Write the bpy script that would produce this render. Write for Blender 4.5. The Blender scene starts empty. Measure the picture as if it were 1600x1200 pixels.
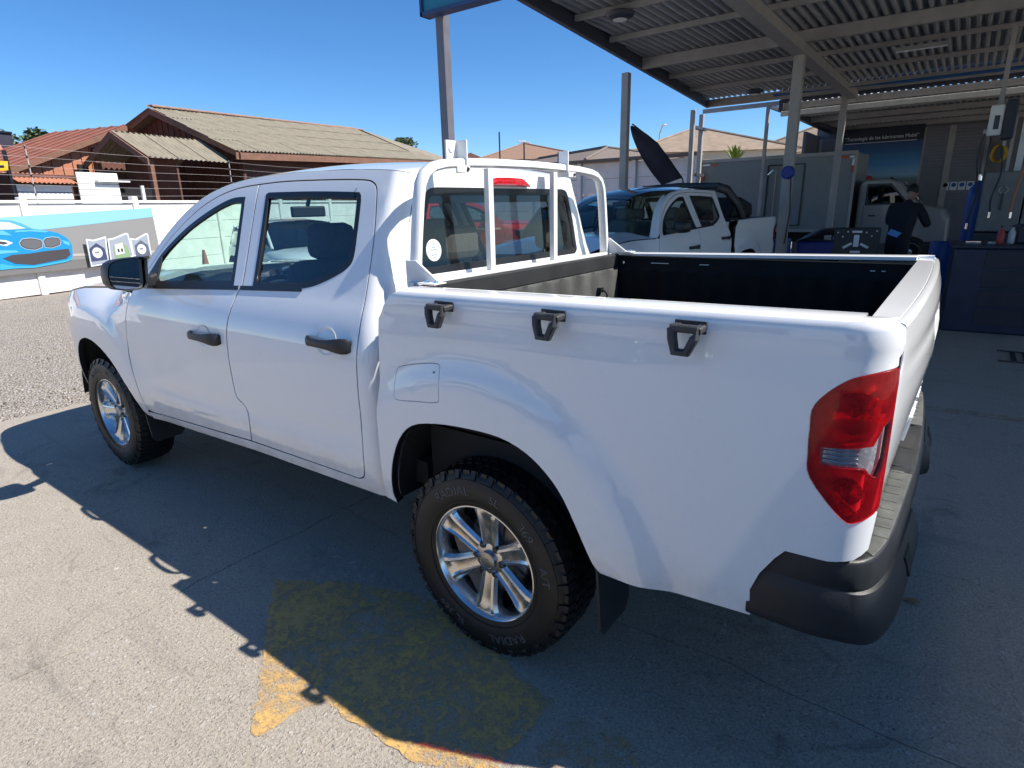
import bpy, bmesh, math, random
import numpy as np
from mathutils import Vector, Matrix
from mathutils.geometry import delaunay_2d_cdt
random.seed(7); np.random.seed(7)
SC = bpy.context.scene
COL = SC.collection
R = math.radians

# ------------------------------------------------------------------ camera
cam = bpy.data.objects.new('camera', bpy.data.cameras.new('camera')); COL.objects.link(cam)
cam.data.sensor_width = 36.0; cam.data.lens = 36.0*936.0/1600.0
cam.data.clip_start = .05; cam.data.clip_end = 3000
CP, YAW, PITCH, ROLL = Vector((-1.2435, 2.3705, 1.6316)), -.93348, -.28753, -.02437
_f = Vector((math.cos(PITCH)*math.cos(YAW), math.cos(PITCH)*math.sin(YAW), math.sin(PITCH)))
_r = _f.cross(Vector((0, 0, 1))).normalized(); _u = _r.cross(_f)
_rt = _r*math.cos(ROLL)+_u*math.sin(ROLL); _up = _u*math.cos(ROLL)-_r*math.sin(ROLL)
cam.matrix_world = Matrix(((_rt.x, _up.x, -_f.x, CP.x), (_rt.y, _up.y, -_f.y, CP.y), (_rt.z, _up.z, -_f.z, CP.z), (0, 0, 0, 1)))
SC.camera = cam

# ------------------------------------------------------------------ daylight
SUN = Vector((-.825, -.345, 1.0)).normalized()          # towards the sun
w = bpy.data.worlds.new('World'); SC.world = w; w.use_nodes = True
nt = w.node_tree; nt.nodes.clear()
sky = nt.nodes.new('ShaderNodeTexSky'); sky.sky_type = 'NISHITA'; sky.sun_disc = False
sky.sun_elevation = math.asin(SUN.z); sky.sun_rotation = math.atan2(SUN.x, SUN.y)
sky.altitude = 2000; sky.air_density = 1.0; sky.dust_density = 0; sky.ozone_density = 6
bg = nt.nodes.new('ShaderNodeBackground'); bg.inputs['Strength'].default_value = .086
wo = nt.nodes.new('ShaderNodeOutputWorld')
hs_ = nt.nodes.new('ShaderNodeHueSaturation'); hs_.inputs['Saturation'].default_value = 1.17
nt.links.new(sky.outputs[0], hs_.inputs['Color']); nt.links.new(hs_.outputs[0], bg.inputs[0]); nt.links.new(bg.outputs[0], wo.inputs[0])
sd = bpy.data.lights.new('sun', 'SUN'); sd.energy = 3.9; sd.angle = R(.53); sd.color = (1, .955, .89)
so = bpy.data.objects.new('sun', sd); COL.objects.link(so)
so.rotation_euler = (-SUN).to_track_quat('-Z', 'Y').to_euler()
vs = SC.view_settings
vs.view_transform = 'Standard'; vs.look = 'None'; vs.exposure = .98; vs.gamma = 1; vs.use_curve_mapping = False
SC.render.engine = 'CYCLES'

# ------------------------------------------------------------------ scene helpers
def thing(name, label, cat, group=None, loc=(0, 0, 0), rz=0):
    o = bpy.data.objects.new(name, None); COL.objects.link(o)
    o.empty_display_size = .2
    o.location = loc; o.rotation_euler = (0, 0, rz)
    o['label'] = label; o['category'] = cat
    if group: o['group'] = group
    return o
def tag(o, label=None, cat=None, group=None, kind=None):
    for k, v in (('label', label), ('category', cat), ('group', group), ('kind', kind)):
        if v: o[k] = v
    return o
def link(name, me, mat, parent=None):
    o = bpy.data.objects.new(name, me); COL.objects.link(o)
    if mat is not None and not me.materials: me.materials.append(mat)
    if parent is not None: o.parent = parent
    return o
def copy_tree(o, parent=None, skip=()):
    c = o.copy(); COL.objects.link(c); c.parent = parent
    for ch in list(o.children):
        if ch.name.split('.')[0] not in skip: copy_tree(ch, c, skip)
    return c

class MB:
    """collects shapes, then links them as ONE mesh object"""
    def __init__(s): s.v = []; s.f = []
    def add(s, v, f):
        n = len(s.v); s.v += [tuple(p) for p in v]; s.f += [tuple(i+n for i in q) for q in f]; return s
    def box(s, x0, x1, y0, y1, z0, z1):
        return s.add([(x, y, z) for x in (x0, x1) for y in (y0, y1) for z in (z0, z1)],
                     [(0, 1, 3, 2), (4, 6, 7, 5), (0, 4, 5, 1), (2, 3, 7, 6), (0, 2, 6, 4), (1, 5, 7, 3)])
    def bar(s, a, b, w, h, up=(0, 0, 1)):
        a = Vector(a); b = Vector(b); d = (b-a).normalized(); u = Vector(up)
        if abs(d.dot(u)) > .98: u = Vector((1, 0, 0))
        r = d.cross(u).normalized()*w/2; u = r.cross(d).normalized()*h/2
        v = [p+i*r+j*u for p in (a, b) for i in (-1, 1) for j in (-1, 1)]
        return s.add(v, [(0, 1, 3, 2), (4, 6, 7, 5), (0, 4, 5, 1), (2, 3, 7, 6), (0, 2, 6, 4), (1, 5, 7, 3)])
    def tube(s, pts, r, n=10, sq=None, up=(1, 0, 0), caps=True):
        """sweep of a circle (or a rounded rectangle sq=(w,h)) along points"""
        pts = [Vector(p) for p in pts]; rs = r if isinstance(r, (list, tuple)) else [r]*len(pts)
        rings = []; ref = Vector(up)
        for i, p in enumerate(pts):
            t = (pts[min(i+1, len(pts)-1)]-pts[max(i-1, 0)]).normalized()
            u = ref-t*ref.dot(t)
            if u.length < 1e-4: u = Vector((0, 1, 0))-t*t.y
            u.normalize(); q = t.cross(u)
            if sq:
                W, H = sq[0]/2, sq[1]/2; c = min(W, H)*.45
                prof = [(W, H-c), (W-c, H), (-W+c, H), (-W, H-c), (-W, -H+c), (-W+c, -H), (W-c, -H), (W, -H+c)]
                rings.append([p+u*a+q*b for a, b in prof])
            else:
                rings.append([p+(u*math.cos(k*2*math.pi/n)+q*math.sin(k*2*math.pi/n))*rs[i] for k in range(n)])
        m = len(rings[0]); v = [p for g in rings for p in g]
        f = [(i*m+k, i*m+(k+1) % m, (i+1)*m+(k+1) % m, (i+1)*m+k) for i in range(len(rings)-1) for k in range(m)]
        if caps: f += [tuple(reversed(range(m))), tuple(range((len(rings)-1)*m, len(rings)*m))]
        return s.add(v, f)
    def lathe(s, prof, n=32, c=(0, 0, 0), axis='y', closed=False):
        """prof: (radius, height along axis)"""
        v = []
        for r, h in prof:
            for k in range(n):
                a = 2*math.pi*k/n; p, q = r*math.cos(a), r*math.sin(a)
                v.append({'y': (c[0]+p, c[1]+h, c[2]+q), 'z': (c[0]+p, c[1]+q, c[2]+h), 'x': (c[0]+h, c[1]+p, c[2]+q)}[axis])
        m = len(prof)
        f = [(i*n+k, i*n+(k+1) % n, ((i+1) % m)*n+(k+1) % n, ((i+1) % m)*n+k) for i in range(m if closed else m-1) for k in range(n)]
        return s.add(v, f)
    def cyl(s, a, b, r, n=12, r2=None):
        return s.tube([a, b], [r, r if r2 is None else r2], n, up=(.31, .2, .93))
    def prism(s, poly, fn, d0, d1):
        """poly: 2-D outline; fn(u,v,d) -> 3-D; extruded from d0 to d1"""
        n = len(poly); v = [fn(u, w_, d0) for u, w_ in poly]+[fn(u, w_, d1) for u, w_ in poly]
        return s.add(v, [tuple(range(n)), tuple(range(2*n-1, n-1, -1))]+[(i, n+i, n+(i+1) % n, (i+1) % n) for i in range(n)])
    def grid(s, P, wrap=False):
        """P[i][j] points"""
        n = len(P[0]); v = [p for row in P for p in row]
        return s.add(v, [(i*n+j, i*n+(j+1) % n, (i+1)*n+(j+1) % n, (i+1)*n+j) for i in range(len(P)-1) for j in range(n if wrap else n-1)])
    def mesh(s, name, smooth=None):
        me = bpy.data.meshes.new(name); me.from_pydata(s.v, [], s.f)
        bm = bmesh.new(); bm.from_mesh(me); bmesh.ops.recalc_face_normals(bm, faces=bm.faces); bm.to_mesh(me); bm.free()
        if smooth is not None:
            me.shade_smooth(); me.set_sharp_from_angle(angle=R(smooth))
        return me
    def build(s, name, mat, parent=None, smooth=None, bevel=0):
        o = link(name, s.mesh(name, smooth), mat, parent)
        if bevel:
            b = o.modifiers.new('bevel', 'BEVEL'); b.width = bevel; b.segments = 2; b.limit_method = 'ANGLE'; b.angle_limit = R(35)
        return o

# ------------------------------------------------------------------ materials
class NB:
    def __init__(s, name):
        s.m = bpy.data.materials.new(name); s.m.use_nodes = True; s.t = s.m.node_tree; s.t.nodes.clear()
        s.out = s.n('ShaderNodeOutputMaterial')
    def n(s, t, **k):
        x = s.t.nodes.new(t)
        for a, b in k.items(): setattr(x, a, b)
        return x
    def set(s, node, key, v):
        i = node.inputs[key]
        if hasattr(v, 'is_output'): s.t.links.new(v, i)
        elif hasattr(i.default_value, '__len__') and hasattr(v, '__len__') and len(v) == 3 and len(i.default_value) == 4: i.default_value = (*v, 1)
        else: i.default_value = v
        return node
    def coord(s, obj=True, scale=None):
        c = s.n('ShaderNodeTexCoord').outputs['Object'] if obj else s.n('ShaderNodeNewGeometry').outputs['Position']
        if scale:
            mp = s.n('ShaderNodeMapping'); s.set(mp, 'Vector', c); mp.inputs['Scale'].default_value = scale; c = mp.outputs[0]
        return c
    def noise(s, vec, scale, detail=4, rough=.55, dist=0):
        x = s.n('ShaderNodeTexNoise'); s.set(x, 'Vector', vec); s.set(x, 'Scale', scale); s.set(x, 'Detail', detail); s.set(x, 'Roughness', rough); s.set(x, 'Distortion', dist)
        return x.outputs['Fac']
    def voro(s, vec, scale, feature='F1', out='Distance'):
        x = s.n('ShaderNodeTexVoronoi', feature=feature); s.set(x, 'Vector', vec); s.set(x, 'Scale', scale); return x.outputs[out]
    def ramp(s, fac, stops):
        x = s.n('ShaderNodeValToRGB'); s.set(x, 'Fac', fac); e = x.color_ramp.elements
        while len(e) < len(stops): e.new(.5)
        for q, (p, c) in zip(e, stops):
            q.position = p; q.color = (*c, 1) if hasattr(c, '__len__') else (c, c, c, 1)
        return x.outputs[0]
    def mix(s, fac, a, b, mode='MIX'):
        x = s.n('ShaderNodeMix', data_type='RGBA', blend_type=mode)
        s.set(x, 0, fac); s.set(x, 6, a); s.set(x, 7, b); return x.outputs[2]
    def math(s, op, a, b=0.0):
        x = s.n('ShaderNodeMath', operation=op); s.set(x, 0, a); s.set(x, 1, b); return x.outputs[0]
    def sep(s, vec):
        x = s.n('ShaderNodeSeparateXYZ'); s.set(x, 0, vec); return x.outputs
    def bump(s, h, strength=.3, dist=.01, nrm=None):
        x = s.n('ShaderNodeBump'); s.set(x, 'Height', h); s.set(x, 'Strength', strength); s.set(x, 'Distance', dist)
        if nrm is not None: s.set(x, 'Normal', nrm)
        return x.outputs[0]
    def bsdf(s, **k):
        x = s.n('ShaderNodeBsdfPrincipled')
        for a, b in k.items(): s.set(x, {'color': 'Base Color', 'rough': 'Roughness', 'metal': 'Metallic', 'normal': 'Normal', 'coat': 'Coat Weight',
              'coat_rough': 'Coat Roughness', 'spec': 'Specular IOR Level', 'emit': 'Emission Color', 'estr': 'Emission Strength', 'alpha': 'Alpha', 'trans': 'Transmission Weight', 'ior': 'IOR'}[a], b)
        return x
    def done(s, shader):
        s.t.links.new(shader.outputs[0] if hasattr(shader, 'outputs') else shader, s.out.inputs[0]); return s.m
_mats = {}
def simple(name, color, rough=.6, metal=0, coat=0, var=.12, scale=6, bump=0, bscale=60, spec=.5):
    """plain surface with a little uneven tone and wear"""
    if name in _mats: return _mats[name]
    b = NB(name); c = b.coord()
    f = b.noise(c, scale, 5, .6)
    lo = tuple(x*(1-var) for x in color); hi = tuple(min(1, x*(1+var)) for x in color)
    col = b.ramp(f, [(.3, lo), (.7, hi)])
    k = dict(color=col, rough=b.ramp(f, [(.3, max(0, rough-.06)), (.7, min(1, rough+.06))]), metal=metal, coat=coat, coat_rough=.04, spec=spec)
    if bump: k['normal'] = b.bump(b.noise(c, bscale, 4), bump, .004)
    _mats[name] = b.done(b.bsdf(**k)); return _mats[name]
def flat(name, color, rough=.6, metal=0, spec=.5):
    if name in _mats: return _mats[name]
    b = NB(name); _mats[name] = b.done(b.bsdf(color=color, rough=rough, metal=metal, spec=spec)); return _mats[name]
def glass(name, tint, rough=.01, ior=1.5, gloss=1.0):
    if name in _mats: return _mats[name]
    b = NB(name); tr = b.n('ShaderNodeBsdfTransparent'); b.set(tr, 0, tint)
    gl = b.n('ShaderNodeBsdfGlossy'); b.set(gl, 'Roughness', rough); b.set(gl, 0, (gloss, gloss, gloss))
    lw = b.n('ShaderNodeLayerWeight'); b.set(lw, 'Blend', .5); f0 = ((ior-1)/(ior+1))**2*1.8
    fac = b.math('ADD', b.math('MULTIPLY', b.math('POWER', lw.outputs['Facing'], 4.5), .9), f0)
    mx = b.n('ShaderNodeMixShader'); b.set(mx, 0, b.math('MINIMUM', fac, 1.0)); b.t.links.new(tr.outputs[0], mx.inputs[1]); b.t.links.new(gl.outputs[0], mx.inputs[2])
    _mats[name] = b.done(mx); return _mats[name]

def text_mesh(txt, size, depth=.002, align='CENTER'):
    cu = bpy.data.curves.new('t', 'FONT'); cu.body = txt; cu.size = size; cu.extrude = depth; cu.align_x = align; cu.align_y = 'CENTER'; cu.resolution_u = 3
    o = bpy.data.objects.new('t', cu); COL.objects.link(o)
    dg = bpy.context.evaluated_depsgraph_get(); me = o.evaluated_get(dg).to_mesh()
    v = [tuple(p.co) for p in me.vertices]; f = [tuple(p.vertices) for p in me.polygons]
    o.evaluated_get(dg).to_mesh_clear(); bpy.data.objects.remove(o); bpy.data.curves.remove(cu)
    return v, f

# ------------------------------------------------------------------ body surfaces of the pickup (metres; x forward, y left, rear axle at 0)
def sstep(a,b,x):
    t=np.clip((x-a)/(b-a),0,1);return t*t*(3-2*t)
def smooth_interp(z,zs,vs):
    # monotone-ish cubic (Catmull-Rom on nonuniform knots)
    zs=np.asarray(zs,float);vs=np.asarray(vs,float);z=np.clip(z,zs[0],zs[-1])
    m=np.gradient(vs,zs)
    i=np.clip(np.searchsorted(zs,z)-1,0,len(zs)-2)
    h=zs[i+1]-zs[i];t=(z-zs[i])/h
    return (2*t**3-3*t**2+1)*vs[i]+(t**3-2*t**2+t)*h*m[i]+(-2*t**3+3*t**2)*vs[i+1]+(t**3-t**2)*h*m[i+1]
def lin_smooth(z,zs,vs):
    """piecewise cubic with limited slopes: no overshoot between knots"""
    zs=np.asarray(zs,float);vs=np.asarray(vs,float);z=np.clip(z,zs[0],zs[-1])
    d=np.diff(vs)/np.diff(zs);m=np.zeros(len(zs));m[0]=d[0];m[-1]=d[-1]
    for k in range(1,len(zs)-1): m[k]=0 if d[k-1]*d[k]<=0 else 2*d[k-1]*d[k]/(d[k-1]+d[k])
    i=np.clip(np.searchsorted(zs,z)-1,0,len(zs)-2);h=zs[i+1]-zs[i];t=(z-zs[i])/h
    return (2*t**3-3*t**2+1)*vs[i]+(t**3-2*t**2+t)*h*m[i]+(-2*t**3+3*t**2)*vs[i+1]+(t**3-t**2)*h*m[i+1]
Y0=.94
# plan curve of the flank: heading angle by arc length, integrated both ways from s=2
def plan_table(corner_s,r,fs,fa):
    s=np.arange(-1.6,5.2,.005)
    a=np.zeros_like(s)
    a=np.where(s<corner_s,np.clip((corner_s-s)/r,0,np.pi/2),0)      # rear corner
    f=np.where(s>fs[0],smooth_interp(s,fs,np.radians(fa)),0)        # nose
    return s,a,f
S_,_,F_=plan_table(-9,.1,[2.9,3.3,3.6,3.85,4.0,4.1,4.25,4.5,5.2],[0,4.5,13,30,52,68,79,86,90])
FX=2.9+np.cumsum(np.where(S_>=2.9,np.cos(F_)*.005,0));FY=Y0-np.cumsum(np.where(S_>=2.9,np.sin(F_)*.005,0))
def corner(s,cs,r):
    """rear corner of radius r starting at s=cs: returns x,y,nx,ny"""
    a=np.clip((cs-s)/r,0,np.pi/2);over=np.maximum((cs-s)-r*np.pi/2,0)
    x=np.where(s>=cs,s,cs-r*np.sin(a));y=Y0-r+r*np.cos(a)-over
    return x,y,-np.sin(a),np.cos(a)
CABZ=[.38,.48,.56,.65,.74,.80,1.0,1.10,1.18,1.24,1.30,1.40,1.60,1.72,1.80,1.86]
CABO=[-.10,-.050,-.026,-.010,-.004,-.006,0,-.006,-.026,-.050,-.080,-.124,-.210,-.262,-.302,-.335]
FENZ=[.38,.48,.56,.65,.74,1.0,1.06,1.10,1.14,1.18,1.21,1.25]
FENO=[-.10,-.05,-.026,-.01,-.004,-.002,-.010,-.026,-.058,-.105,-.15,-.22]
BEDZ=[.48,.56,.66,.8,1.0,1.2,1.275,1.284,1.290,1.31,1.338,1.351,1.358,1.3635]
BEDO=[-.045,-.028,-.014,-.006,-.001,-.003,-.008,-.0085,-.003,-.002,-.004,-.006,-.011,-.022]
def flare(x,z,cx,amp):
    r=np.hypot(x-cx,(z-.43))
    return amp*(1-sstep(.625,.745,r))
def SIDE(s,z):
    """cab, doors and front wings, left flank"""
    s=np.asarray(s,float);z=np.asarray(z,float)
    x,y,nx,ny=corner(s,.545+.04*sstep(1.15,1.45,z),.09)
    f=np.interp(s,S_,F_)
    x=np.where(s>2.9,np.interp(s,S_,FX),x);y=np.where(s>2.9,np.interp(s,S_,FY),y)
    nx=np.where(s>2.9,np.sin(f),nx);ny=np.where(s>2.9,np.cos(f),ny)
    o=smooth_interp(z,CABZ,CABO)
    w=sstep(2.50,2.95,s);o=o*(1-w)+w*smooth_interp(z,FENZ,FENO)
    # door crease: shallow scallop
    o=o-.013*np.exp(-((z-(.70+.02*(2.4-s)))/.045)**2)*sstep(2.55,2.2,s)*sstep(.5,.7,s)
    o=o+flare(s,z,3.155,.022)*sstep(2.4,2.8,s)
    ox=-.05*np.clip(z-1.2,0,1)
    o2=np.where(s>2.9,o*np.clip(1-(s-2.9)/2.5,.3,1),o)
    return np.stack([x+nx*np.where(s>2.9,o2,ox),y+np.where(s>2.9,ny,1)*o2,z+0*x],-1)
def BED(s,z):
    s=np.asarray(s,float);z=np.asarray(z,float)
    x,y,nx,ny=corner(s,-1.085,.10)
    o=lin_smooth(z,BEDZ,BEDO)+flare(s,z,0,.026)*(1-sstep(1.2,1.285,z))
    return np.stack([x+nx*o,y+ny*o,z-.013*s*sstep(.9,1.3,z)],-1)
def REAR(y,z):
    y=np.asarray(y,float);z=np.asarray(z,float)
    return np.stack([.455+.04*sstep(1.15,1.45,z)+.05*np.clip(z-1.2,0,1)-.012*(1-(y/.8)**2),y,z+0*y],-1)
def rear_half(z): return .85+float(smooth_interp(np.array(z),CABZ,CABO))
TGZ=[.76,.80,.88,.98,1.08,1.17,1.22,1.248,1.258,1.268,1.30,1.34,1.368]
TGC=[1.164,1.168,1.180,1.197,1.212,1.223,1.222,1.214,1.207,1.213,1.212,1.199,1.186]
TGE=[1.158,1.160,1.166,1.173,1.176,1.178,1.179,1.179,1.177,1.179,1.179,1.176,1.172]
def GATE(y,z):
    y=np.asarray(y,float);z=np.asarray(z,float)
    c_=lin_smooth(z,TGZ,TGC);e_=lin_smooth(z,TGZ,TGE)
    b=np.clip(1-(y/.866)**2,0,1)**.8
    hand=-.035*np.clip(1-(y/.16)**6,0,1)*sstep(1.14,1.17,z)*(1-sstep(1.235,1.246,z))
    return np.stack([-(e_+(c_-e_)*b+hand),y,z+.015+0*y],-1)
# ------------------------------------------------------------------ panels cut from those surfaces
def cr(pts, n=5):
    """Catmull-Rom through points (open)"""
    P = np.array(pts, float); out = []
    for i in range(len(P)-1):
        a = P[max(i-1, 0)]; b = P[i]; c = P[i+1]; d = P[min(i+2, len(P)-1)]
        for k in range(n):
            t = k/n
            out.append(.5*((2*b)+(c-a)*t+(2*a-5*b+4*c-d)*t*t+(3*b-a-3*c+d)*t**3))
    out.append(P[-1]); return [tuple(p) for p in out]
def resample(poly, step):
    out = []
    for i, a in enumerate(poly):
        b = poly[(i+1) % len(poly)]; L = math.hypot(b[0]-a[0], b[1]-a[1]); n = max(1, int(math.ceil(L/step)))
        out += [(a[0]+(b[0]-a[0])*k/n, a[1]+(b[1]-a[1])*k/n) for k in range(n)]
    return out
def area(p): return .5*sum(p[i][0]*p[(i+1) % len(p)][1]-p[(i+1) % len(p)][0]*p[i][1] for i in range(len(p)))
def inset(poly, d):
    """move an outline inwards by d"""
    if area(poly) < 0: poly = poly[::-1]
    n = len(poly); out = []
    for i in range(n):
        a = np.array(poly[i-1]); b = np.array(poly[i]); c = np.array(poly[(i+1) % n])
        e1 = b-a; e2 = c-b; e1 /= max(np.hypot(*e1), 1e-9); e2 /= max(np.hypot(*e2), 1e-9)
        n1 = np.array([-e1[1], e1[0]]); n2 = np.array([-e2[1], e2[0]]); m = n1+n2; q = max(m@m, .5)
        out.append(tuple(b+2*m*d/q))
    return out
def inpoly(x, y, poly):
    r = np.zeros(len(x), bool); n = len(poly)
    for i in range(n):
        x1, y1 = poly[i]; x2, y2 = poly[(i+1) % n]
        if y1 == y2: continue
        c = ((y1 > y) != (y2 > y)) & (x < (x2-x1)*(y-y1)/(y2-y1)+x1); r ^= c
    return r
def nrm(M, s, z, out):
    e = 2e-4; a = M(s+e, z)-M(s-e, z); b = M(s, z+e)-M(s, z-e); n = np.cross(b, a)
    n /= np.maximum(np.linalg.norm(n, axis=-1, keepdims=True), 1e-12)
    return n*np.where((n@np.array(out)) < 0, -1, 1)[..., None]
def panel_data(poly, M, holes=(), step=.05, flange=.02, off=0., out=(0, 1, 0), right=False, edge=.04):
    loops = [resample(p, edge) for p in (poly, *holes)]
    pts = []; edges = []
    for L in loops:
        n0 = len(pts); pts += L; edges += [(n0+i, n0+(i+1) % len(L)) for i in range(len(L))]
    nb = len(pts); A = np.array(loops[0]); lo, hi = A.min(0), A.max(0)
    gx, gy = np.meshgrid(np.arange(lo[0]+step/2, hi[0], step), np.arange(lo[1]+step/2, hi[1], step))
    gx[::2] += step*.25
    gx, gy = gx.ravel(), gy.ravel(); ok = inpoly(gx, gy, inset(poly, step*.3))
    for h in holes: ok &= ~inpoly(gx, gy, inset(h, -step*.3))
    pts = pts+list(zip(gx[ok], gy[ok]))
    v2, _, f2, _, _, _ = delaunay_2d_cdt([Vector(p) for p in pts], edges, [], 0, 1e-6)
    V = np.array([tuple(p) for p in v2]); T = np.array([tuple(f) for f in f2 if len(f) == 3])
    C = V[T].mean(1); ok = inpoly(C[:, 0], C[:, 1], poly)
    for h in holes: ok &= ~inpoly(C[:, 0], C[:, 1], h)
    T = T[ok]
    N = nrm(M, V[:, 0], V[:, 1], out); P = M(V[:, 0], V[:, 1])+N*off
    # winding along the normal
    g = np.cross(P[T[:, 1]]-P[T[:, 0]], P[T[:, 2]]-P[T[:, 0]]); bad = (g*N[T[:, 0]]).sum(1) < 0
    T[bad] = T[bad][:, ::-1]
    faces = [tuple(t) for t in T]; deep = []
    if flange:
        for L in loops:
            A = np.array(L); n = len(A); NN = nrm(M, A[:, 0], A[:, 1], out); PP = M(A[:, 0], A[:, 1])+NN*off
            t = np.roll(PP, -1, 0)-np.roll(PP, 1, 0); o = np.cross(t, NN); o /= np.maximum(np.linalg.norm(o, axis=1, keepdims=True), 1e-9)
            q = PP.mean(0)
            if (area(L) > 0): pass
            # outward in the surface: away from the panel
            mid = A+np.array([0, 0]); tst = M(A[:, 0], A[:, 1])
            i0 = n//3; d2 = np.array(inset(L, .004))
            sgn = 1
            inn = M(d2[:, 0], d2[:, 1]) if area(L) > 0 else M(d2[::-1][:, 0], d2[::-1][:, 1])
            sg = np.sign(((inn-tst)*o).sum()); o = -o*sg*(1 if L is loops[0] else -1)
            rings = [(0, 0, .25), (.0012, .0012, .75), (.0016, .003, 1), (.0016, flange, 1)]
            k0 = len(P)
            for a, dpt, wt in rings:
                P = np.vstack([P, PP+o*a-NN*dpt]); m = NN*(1-wt)+o*wt; N = np.vstack([N, m/np.linalg.norm(m, axis=1, keepdims=True)])
            for r in range(3):
                for i in range(n):
                    j = (i+1) % n; a, b_, c_, d_ = k0+r*n+i, k0+r*n+j, k0+(r+1)*n+j, k0+(r+1)*n+i
                    g = np.cross(P[b_]-P[a], P[d_]-P[a])
                    faces.append((a, b_, c_, d_) if g@(N[a]+N[d_]) > 0 else (d_, c_, b_, a))
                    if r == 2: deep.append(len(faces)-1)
    P = P.copy(); N = N.copy()
    if right:
        P[:, 1] *= -1; N[:, 1] *= -1; faces = [f[::-1] for f in faces]
    return P, faces, N, deep
def panel_build(name, datas, mat, parent):
    V = []; F = []; N = []; D_ = []
    for P, f, n, dp in datas:
        k = len(V); D_ += [len(F)+q for q in dp]; V += [tuple(p) for p in P]; F += [tuple(int(i)+k for i in q) for q in f]; N += [tuple(p) for p in n]
    me = bpy.data.meshes.new(name); me.from_pydata(V, [], F); me.shade_smooth()
    me.normals_split_custom_set_from_vertices(N)
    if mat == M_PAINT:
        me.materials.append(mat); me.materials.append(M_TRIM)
        for q in D_: me.polygons[q].material_index = 1  # deep flange faces black: shade inside the panel gaps set as colour
    return link(name, me, mat, parent)
def panel(name, poly, M, mat, parent, right=False, **k):
    return panel_build(name, [panel_data(poly, M, right=right, **k)], mat, parent)

# ------------------------------------------------------------------ vehicle materials
def paint(name, color, dirt=.0):
    b = NB(name); c = b.coord(False)
    f = b.noise(c, 3.0, 5, .6); g = b.noise(c, 45, 5, .7)
    col = b.mix(b.ramp(f, [(.45, 0.0), (.8, .06)]), color, tuple(x*.82 for x in color))
    z = b.sep(c)[2]                                          # road film low on the body, dust specks
    low = b.math('MULTIPLY', b.ramp(z, [(.44, 1.0), (.72, 0.0)]), b.ramp(b.noise(c, 9, 8, .75), [(.38, .05), (.68, .60)]))
    col = b.mix(low, col, (.40, .33, .26))
    dust = b.math('MULTIPLY', b.ramp(g, [(.55, 0.0), (.75, 1.0)]), b.ramp(f, [(.35, .02), (.7, .14)]))
    col = b.mix(dust, col, (.48, .43, .37))
    sh = b.bsdf(color=col, rough=.5, coat=1.0, coat_rough=b.math('ADD', b.math('MULTIPLY', b.math('ADD', low, dust), .25), .008), spec=.25)
    sh.inputs['Coat IOR'].default_value = 1.62
    return b.done(sh)
M_PAINT = paint('white_car_paint', (.87, .865, .85))
M_RED = paint('red_car_paint', (.42, .012, .018))
M_BLACKPL = simple('black_plastic', (.018, .019, .021), .45, var=.25, bump=.25, bscale=400)
M_BUMPER = simple('worn_bumper_plastic', (.015, .0155, .017), .46, var=.3, scale=9, bump=.2, bscale=300)
M_STEP = simple('scuffed_step_pad', (.085, .087, .080), .5, var=.35, scale=14, bump=.5, bscale=120)
M_HOOK = simple('worn_grey_plastic', (.040, .039, .040), .5, var=.4, scale=30, bump=.3, bscale=200)
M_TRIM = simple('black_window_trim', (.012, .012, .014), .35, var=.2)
M_RUBBER = simple('tyre_rubber', (.0075, .0072, .007), .5, var=.35, scale=20, bump=.15, bscale=200)
M_LETTER = simple('tyre_lettering', (.085, .085, .085), .5, var=.1)
M_ALLOY = simple('polished_alloy', (.66, .66, .66), .24, metal=1, var=.06, scale=20)
M_ALLOYIN = simple('dusty_wheel_barrel', (.16, .155, .15), .5, metal=.6, var=.3)
M_NUT = simple('wheel_nut_steel', (.10, .095, .09), .3, metal=1)
M_CAP = simple('brushed_hub_cap', (.42, .42, .42), .3, metal=1)
M_DARK = simple('dark_underbody', (.012, .012, .012), .8, var=.3)
M_LINER = simple('black_bed_liner', (.009, .0095, .0105), .58, var=.35, scale=5, bump=.4, bscale=180, spec=.15)
M_LINERGREY = simple('grey_bed_liner', (.055, .056, .052), .6, var=.35, scale=6, bump=.4, bscale=120)  # paler grey than the black liner, for the head board
M_CHROME = simple('bright_chrome', (.75, .75, .76), .08, metal=1, var=.05)
M_RACK = simple('white_tube_enamel', (.78, .78, .76), .38, var=.07, scale=12, coat=.3)
M_SEAT = simple('grey_seat_fabric', (.15, .125, .12), .9, var=.15, scale=40, bump=.5, bscale=300)
M_INT = simple('dark_cabin_plastic', (.022, .023, .025), .6, var=.15)
M_HEADLINER = simple('grey_headliner', (.25, .25, .25), .95, var=.08)
M_GLASS = glass('green_tinted_glass', (.74, .90, .82), ior=1.42)
M_GLASSB = glass('rear_door_glass', (.50, .62, .66), ior=1.5)
M_GLASSR = glass('rear_cab_glass', (.62, .68, .66), ior=1.35)
M_GLASSD = glass('dark_tinted_glass', (.10, .12, .12), ior=1.45)
M_MIRROR = flat('mirror_silver', (.75, .78, .8), .02, 1)
M_DISC = simple('brake_disc', (.16, .15, .14), .4, metal=.8)
M_WHITEDECAL = flat('white_decal', (.75, .77, .78), .5)
def lamp_mat(name, col, depth):
    b = NB(name); c = b.coord(False)
    v = b.voro(c, 90); col2 = b.mix(b.ramp(v, [(.1, 0.0), (.6, .7)]), col, tuple(x*depth for x in col))
    n = b.bump(v, .10, .002)
    return b.done(b.bsdf(color=col2, rough=.18, coat=1, coat_rough=.01, spec=.6, normal=n))
M_LAMPRED = lamp_mat('red_lamp_lens', (.58, .006, .012), .45)
M_LAMPDARK = lamp_mat('deep_red_lamp_lens', (.26, .003, .006), .5)
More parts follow.
